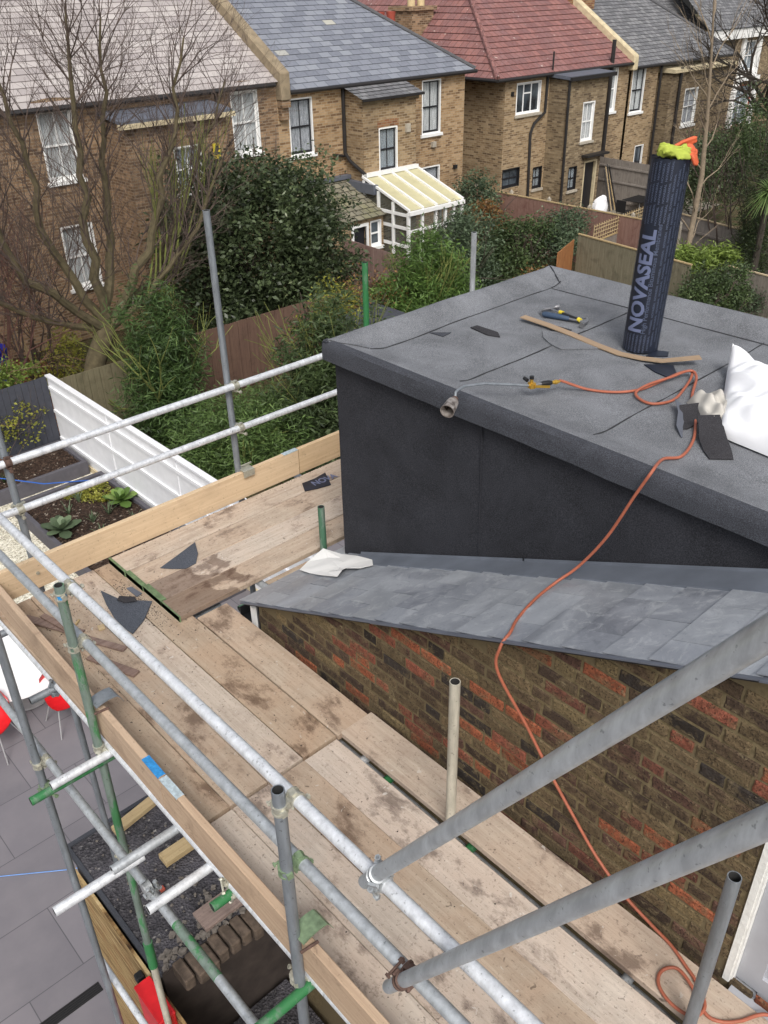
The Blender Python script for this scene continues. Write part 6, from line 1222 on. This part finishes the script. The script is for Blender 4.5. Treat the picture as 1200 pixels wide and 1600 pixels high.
mb.add(vs, [(4 * i + q, 4 * i + 4 + q, 4 * i + 4 + q + 1, 4 * i + q + 1) for i in range(N_ - 1) for q in range(3)]); mb.build('rolled_felt', 'felt_black', t, smooth=False)
MB().tube([rollp(0, RH - .05, 0), rollp(0, RH - .045, 0)], RR - .004, 32).build('roll_end', 'inside', t)
def wraptext(txt, size, th0, h0, mat, name, bold=0.0, spc=1.0, fit=None, r=RR + .0035, reps=None):
    """text reading upwards; letter tops towards larger th (left as seen from the camera); reps: list of (th,h)"""
    cu = bpy.data.curves.new('text', 'FONT'); cu.body = txt; cu.size = size; cu.offset = bold; cu.space_character = spc; cu.resolution_u = 3; ob = bpy.data.objects.new('text', cu); COL.objects.link(ob)
    bpy.context.view_layer.update(); dg = bpy.context.evaluated_depsgraph_get(); me = bpy.data.meshes.new_from_object(ob.evaluated_get(dg)); bpy.data.objects.remove(ob)
    bm = bmesh.new(); bm.from_mesh(me); xs_ = [v_.co.x for v_ in bm.verts]; ys_ = [v_.co.y for v_ in bm.verts]; w0, w1 = min(xs_), max(xs_); h1 = max(ys_)
    st = .012; yv = min(ys_) + st
    while yv < h1 and size > .03: bmesh.ops.bisect_plane(bm, geom=bm.verts[:] + bm.edges[:] + bm.faces[:], plane_co=(0, yv, 0), plane_no=(0, 1, 0)); yv += st
    bm.verts.ensure_lookup_table(); bm.verts.index_update(); V0 = [(v_.co.x, v_.co.y) for v_ in bm.verts]; F0 = [tuple(v_.index for v_ in f.verts) for f in bm.faces]; bm.free(); bpy.data.meshes.remove(me)
    sx = (fit / (w1 - w0)) if fit else 1.0; mb = MB()
    for (a, hh) in (reps or [(th0, h0)]): mb.add([rollp(a + y / RR * -SGN, hh + (x - w0) * sx, r) for x, y in V0], F0)
    return mb.build(name, mat, t, normals=False)
SGN = 1   # set so that the tops of the letters point left
wraptext('NOVASEAL', .108, R(-8), .125, 'wraptext', 'brand_lettering', .0035, 1.0, .565)
wraptext('High Performance Bituminous Membranes', .034, R(7), .12, 'wraptext2', 'tagline_lettering', .0004, 1.0, .60)
reps1 = []; reps2 = []; reps3 = []
for i in range(30):
    a = R(-180 + 12 * i); off = (i * 37 % 11) * .006; inband = -60 < math.degrees(a) < 19
    if inband: reps3 += [(a, .006 + off * .1), (a, .71 + off * .3)]
    else: reps1.append((a, .01 + off))
wraptext('NOVASEAL  NOVASEAL  NOVASEAL  NOVASEAL  NOVASEAL  NOVASEAL  NOVASEAL  NOVASEAL  NOVASEAL  NOVASEAL', .0145, 0, 0, 'wraptext2', 'small_lettering', .0003, 1.0, .95, reps=reps1)
wraptext('NOVASEAL', .0145, 0, 0, 'wraptext2', 'small_lettering', .0003, 1.0, .105, reps=[r_ for r_ in reps3 if r_[1] < .1]); wraptext('NOVASEAL  NOVASEAL  NOVASEAL', .0145, 0, 0, 'wraptext2', 'small_lettering', .0003, 1.0, .31, reps=[r_ for r_ in reps3 if r_[1] > .1])
# printed letters on the offcut
cu = bpy.data.curves.new('text', 'FONT'); cu.body = 'NOVA'; cu.size = .11; cu.offset = .003; ob = bpy.data.objects.new('text', cu); COL.objects.link(ob); bpy.context.view_layer.update(); me = bpy.data.meshes.new_from_object(ob.evaluated_get(bpy.context.evaluated_depsgraph_get())); bpy.data.objects.remove(ob)
mb = MB(); ca, sa = math.cos(R(-90)), math.sin(R(-90)); mb.add([(3.615 + v_.co.x * .75 * math.cos(R(-18)) + v_.co.y * .6 * .2, 4.83 + v_.co.x * .3 * math.sin(R(-10)) + v_.co.y * .9, .0515) for v_ in me.vertices], [tuple(p.vertices) for p in me.polygons]); 
off = [o for o in S.objects if o.get('label', '').startswith('small printed felt offcut on')][0]; mb.v = [v_ for v_ in mb.v]; mb.build('printed_letters', 'wraptext', off, normals=False)
# gloves
def remesh(o, vox=.006, sm=True):
    m_ = o.modifiers.new('r', 'REMESH'); m_.mode = 'VOXEL'; m_.voxel_size = vox; m_.use_smooth_shade = True; s_ = o.modifiers.new('s', 'SMOOTH'); s_.iterations = 3; s_.factor = .5; return o
top = rollp(0, RH, 0); gx, gy, gz = top
rv = Vector((.736, -.677, 0)); fv = Vector((-.669, -.743, 0))   # right and towards-camera directions on plan
def gp(a, b_, c): v_ = Vector((gx, gy, gz)) + rv * a + fv * b_ + Vector((0, 0, c)); return tuple(v_)
g = thing('work_gloves', 'crumpled yellow and orange work gloves on top of the printed roll', 'gloves', gp(.02, 0, .01))
mb = MB(); lump(mb, gp(-.0, .03, .03), (.05, .045, .028), 3, amp=.35, flatb=False); lump(mb, gp(-.045, .03, .035), (.04, .035, .03), 5, amp=.4, flatb=False); lump(mb, gp(.05, .03, .025), (.04, .04, .028), 8, amp=.3, flatb=False)
for a in (-.02, .0, .02, .035): mb.tube([gp(a, .05, .035), gp(a + .02, .09, .022), gp(a + .03, .10, .0)], [.012, .011, .008], 8)
remesh(mb.build('glove_back', 'hiviz', g, smooth=True), .005)
mb = MB(); lump(mb, gp(.085, .02, .015), (.045, .04, .032), 12, amp=.3, flatb=False)
for i, (a, b_, c) in enumerate(((.12, .0, .0), (.125, .03, -.015), (.115, .055, -.02), (.10, .07, -.015))): mb.tube([gp(.08, b_ * .6, .02), gp(a - .01, b_, c + .015), gp(a + .004, b_ + .005, c - .018)], [.013, .012, .009], 8)
mb.tube([gp(-.0, .0, .04), gp(.05, -.01, .065), gp(.11, -.02, .082), gp(.125, -.02, .085)], [.010, .011, .012, .007], 8); mb.tube([gp(.07, -.02, .055), gp(.10, -.02, .06), gp(.128, -.02, .068)], [.012, .011, .007], 8)
remesh(mb.build('glove_palm', 'orange', g, smooth=True), .005)
# ---- gas torch with hose
t = thing('gas_torch', 'roofing gas torch with scorched bell burner overhanging the roof edge and long orange hose', 'torch', (3.1, 2.6, 1.72))
def tz(x, y, d=.02): return fz(x, y) + d
bc = Vector((2.868, 2.655, 1.735))   # neck
bd = Vector((-.895, -.393, -.169)).normalized()
m_ = MB(); n = 24; c0 = bc
prof = [(0, .009), (.012, .012), (.02, .024), (.045, .030), (.10, .034), (.112, .035)]; P_ = [c0 + bd * a for a, r_ in prof]; m_.tube(P_, [r_ for a, r_ in prof], n, cap=False); m_.tube([c0 + bd * .112, c0 + bd * .03], [.0325, .028], n, cap=False); m_.tube([c0 + bd * .1125, c0 + bd * .1121], [.035, .0325], n, cap=False)
m_.build('burner_bell', 'burnt', t, smooth=True); MB().tube([c0 + bd * .035, c0 + bd * .036], .028, n).build('burner_inside', 'inside', t)
m_ = MB(); m_.tube([c0 + bd * -.002, c0 + bd * .02], .016, 14); m_.build('burner_collar', 'rust', t, smooth=True)
zt_ = 1.745
lance = [c0, c0 + Vector((.012, .008, .03)), Vector((2.905, 2.672, 1.765)), Vector((2.96, 2.68, 1.765)), Vector((3.08, 2.655, 1.75)), Vector((3.2, 2.60, 1.725)), Vector((3.31, 2.555, 1.70))]
MB().tube(lance, .0065, 10).build('lance', 'galvd', t, smooth=True)
hx, hy, hz = 3.31, 2.555, 1.70; dh = Vector((.87, -.30, -.06)).normalized(); up_ = Vector((0, 0, 1)); P = lambda a, s_=0, u_=0: Vector((hx, hy, hz)) + dh * a + Vector((.33, .94, 0)) * s_ + up_ * u_
m_ = MB(); m_.tube([P(-.005), P(.03)], .012, 12); m_.beam(P(0, 0, .0), P(0.03, .0, .0), .03, .03); m_.tube([P(.012, 0, -.004), P(.012, .0, .035)], .009, 10); m_.beam(P(.02, -.02, .0), P(.105, -.03, -.008), .007, .012); m_.build('valve_body', 'brass', t, smooth=True)
m_ = MB(); m_.tube([P(.012, 0, .035), P(.012, 0, .05)], [.012, .011], 12); m_.tube([P(.0, .02, .02), P(-.005, .045, .025)], [.010, .010], 12); m_.build('valve_knob', 'black', t, smooth=True)
m_ = MB(); m_.tube([P(.03), P(.09)], .009, 12); m_.build('tube_link', 'steel', t, smooth=True); m_ = MB(); m_.tube([P(.07), P(.085), P(.12), P(.135)], [.011, .014, .014, .010], 12); m_.build('handle_grip', 'black', t, smooth=True)
m_ = MB(); m_.tube([P(.135), P(.15), P(.152), P(.165), P(.185)], [.009, .009, .012, .012, .006], 10); m_.build('hose_union', 'brass', t, smooth=True)
def catmull(pts, k=8):
    pts = [Vector(p) for p in pts]; out = []
    for i in range(len(pts) - 1):
        p0_, p1_, p2, p3 = pts[max(0, i - 1)], pts[i], pts[i + 1], pts[min(len(pts) - 1, i + 2)]
        for j in range(k): t_ = j / k; out.append(.5 * ((2 * p1_) + (p2 - p0_) * t_ + (2 * p0_ - 5 * p1_ + 4 * p2 - p3) * t_ ** 2 + (3 * p1_ - p0_ - 3 * p2 + p3) * t_ ** 3))
    return out + [pts[-1]]
H0 = [P(.185), P(.20)]
for (x, y, dz) in ((3.60, 2.40, .012), (3.67, 2.275, .012), (3.79, 2.205, .014), (3.97, 2.19, .018), (4.10, 2.165, .03), (4.155, 2.135, .03), (4.10, 2.10, .022), (3.97, 2.06, .012), (3.80, 2.02, .012), (3.69, 2.055, .012), (3.675, 2.12, .012), (3.72, 2.19, .02), (3.84, 2.195, .03), (4.0, 2.165, .034), (4.11, 2.14, .042), (4.135, 2.11, .04), (4.08, 2.06, .03), (3.89, 1.97, .014), (3.71, 1.845, .012), (3.49, 1.722, .012), (3.30, 1.668, .012), (3.19, 1.69, .014), (3.08, 1.66, .016)): H0.append(Vector((x, y, fz(x, y) + dz)))
H0 += [Vector(q) for q in ((2.985, 1.63, 1.69), (2.965, 1.68, 1.56), (2.94, 1.77, 1.32), (2.90, 1.87, 1.13), (2.82, 1.935, 1.04), (2.66, 1.925, 1.035), (2.45, 1.86, 1.07), (2.33, 1.80, 1.10), (2.262, 1.795, 1.06), (2.262, 1.80, .92), (2.315, 1.66, .66), (2.33, 1.52, .46), (2.335, 1.38, .30), (2.335, 1.24, .16), (2.325, 1.08, .07), (2.318, .94, .03), (2.30, .82, .022), (2.265, .73, .022), (2.235, .665, .024), (2.17, .59, .03), (2.10, .60, .03), (2.085, .68, .024), (2.115, .76, .022), (2.175, .785, .022), (2.225, .745, .03), (2.20, .66, .03), (2.15, .575, .022), (2.165, .52, .02), (2.22, .47, .02), (2.32, .41, .02), (2.34, .30, .02), (2.2, .1, .02), (2.0, -.2, .02))]
MB().tube(catmull(H0, 7), .0072, 10).build('hose', 'hose', t, smooth=True)
# ---- white sack
t = thing('rubble_sack', 'plump white woven sack with peaked corner at the right edge of the flat roof', 'sack', (3.95, 1.45, fz(4, 1.4)))
def sackpt(u, v_):     # u along, v across the pillow; returns shape point
    return u, v_
nu, nv = 90, 70; vs = []; fs = []
c00 = Vector((3.60, 1.665, 0)); c10 = Vector((3.50, .75, 0)); c11 = Vector((4.55, .9, 0)); c01 = Vector((4.33, 2.02, 0))
zr0 = 1.63
for side in (0, 1):
    for j in range(nv + 1):
        for i in range(nu + 1):
            u = i / nu; v_ = j / nv; p = c00 * (1 - u) * (1 - v_) + c10 * u * (1 - v_) + c11 * u * v_ + c01 * (1 - u) * v_
            e = (1 - (2 * u - 1) ** 6) * (1 - (2 * v_ - 1) ** 6); pin = max(0, e) ** .45
            wr = .016 * abs(math.sin(u * 13 + 7 * v_ + 2 * math.sin(v_ * 9))) * (1 - pin * .3) + .012 * math.sin(v_ * 20 + 9 * u + 4 * math.sin(u * 6)) + .007 * math.sin((u - v_ * .4) * 44 + 3 * math.sin(v_ * 11))
            hgt = .125 * (1 + .1 * u) * (.85 + .25 * math.sin(v_ * 2.4 + .4))
            z = zr0 + .004 + (hgt * pin + wr * pin + .03 * (1 - pin) if side else .0)
            if side and u < .16 and v_ > .86: z += .13 * (1 - u / .16) * (v_ - .86) / .14
            vs.append((p.x, p.y, z))
m_ = MB(); K = (nu + 1) * (nv + 1)
for side in (0, 1):
    for j in range(nv):
        for i in range(nu): k = side * K + j * (nu + 1) + i; fs.append((k, k + 1, k + nu + 2, k + nu + 1))
edge = [i for i in range(nu + 1)] + [j * (nu + 1) + nu for j in range(1, nv + 1)] + [nv * (nu + 1) + i for i in range(nu - 1, -1, -1)] + [j * (nu + 1) for j in range(nv - 1, 0, -1)]
for a_, b_ in zip(edge, edge[1:] + edge[:1]): fs.append((a_, b_, K + b_, K + a_))
m_.add(vs, fs); m_.build('sack_body', 'bag', t, smooth=True)
# cream cloth and black offcuts
t = thing('cloth', 'crumpled cream cloth tucked beside the white sack', 'cloth', (3.76, 1.74, fz(3.8, 1.75))); mb = MB(); n = 26; vs = []; fs = []
q00, q10, q11, q01 = Vector((3.58, 1.68, 0)), Vector((3.70, 1.64, 0)), Vector((3.99, 1.86, 0)), Vector((3.84, 1.97, 0))
for s_ in (1, 0):
    for j in range(n + 1):
        for i in range(n + 1):
            u, v_ = i / n, j / n; p = q00 * (1 - u) * (1 - v_) + q10 * u * (1 - v_) + q11 * u * v_ + q01 * (1 - u) * v_; e = max(0, (1 - (2 * u - 1) ** 4) * (1 - (2 * v_ - 1) ** 4)) ** .5
            z = fz(p.x, p.y) + .004 + s_ * (.085 * e + .014 * math.sin(u * 13 + v_ * 5) * e + .01 * math.sin(v_ * 17 - u * 6) * e); vs.append((p.x, p.y, z))
K = (n + 1) ** 2
for s_ in (0, 1):
    for j in range(n):
        for i in range(n): k = s_ * K + j * (n + 1) + i; fs.append((k, k + 1, k + n + 2, k + n + 1))
mb.add(vs, fs); mb.build('cloth_body', 'cloth', t, smooth=True)
def curl(label, pts, heights, mat='felt_black'):
    """bent strip: list of (left,right) plan points with heights"""
    mb = MB(); vs = []
    for (l_, r_), (hl, hr) in zip(pts, heights): vs += [(l_[0], l_[1], fz(*l_) + hl), (r_[0], r_[1], fz(*r_) + hr), (r_[0], r_[1], fz(*r_) + hr + .005), (l_[0], l_[1], fz(*l_) + hl + .005)]
    m_ = len(pts); mb.add(vs, [(4 * i + q, 4 * i + 4 + q, 4 * i + 4 + (q + 1) % 4, 4 * i + (q + 1) % 4) for i in range(m_ - 1) for q in range(4)] + [(3, 2, 1, 0), tuple(4 * (m_ - 1) + q for q in range(4))]); return tag(mb.build('felt_offcut', mat, None, smooth=False), label, 'felt offcut')
curl('broad black felt offcut flopped in front of the cream cloth', [((3.60, 1.78), (3.66, 1.70)), ((3.55, 1.74), (3.61, 1.65)), ((3.48, 1.69), (3.56, 1.60)), ((3.42, 1.63), (3.50, 1.54)), ((3.375, 1.575), (3.45, 1.50))], [(.07, .08), (.05, .06), (.02, .035), (.006, .016), (.003, .004)])
curl('folded black felt scrap standing behind the hose', [((3.70, 1.93), (3.80, 1.85)), ((3.66, 1.90), (3.75, 1.82)), ((3.60, 1.86), (3.68, 1.79)), ((3.53, 1.83), (3.57, 1.80))], [(.04, .05), (.02, .03), (.006, .012), (.003, .003)])
curl('grey curled felt scrap left of the hose', [((3.73, 1.975), (3.76, 1.93)), ((3.64, 1.90), (3.69, 1.875)), ((3.53, 1.84), (3.56, 1.82)), ((3.47, 1.775), (3.475, 1.77))], [(.05, .01), (.035, .006), (.02, .004), (.003, .003)], 'lead')
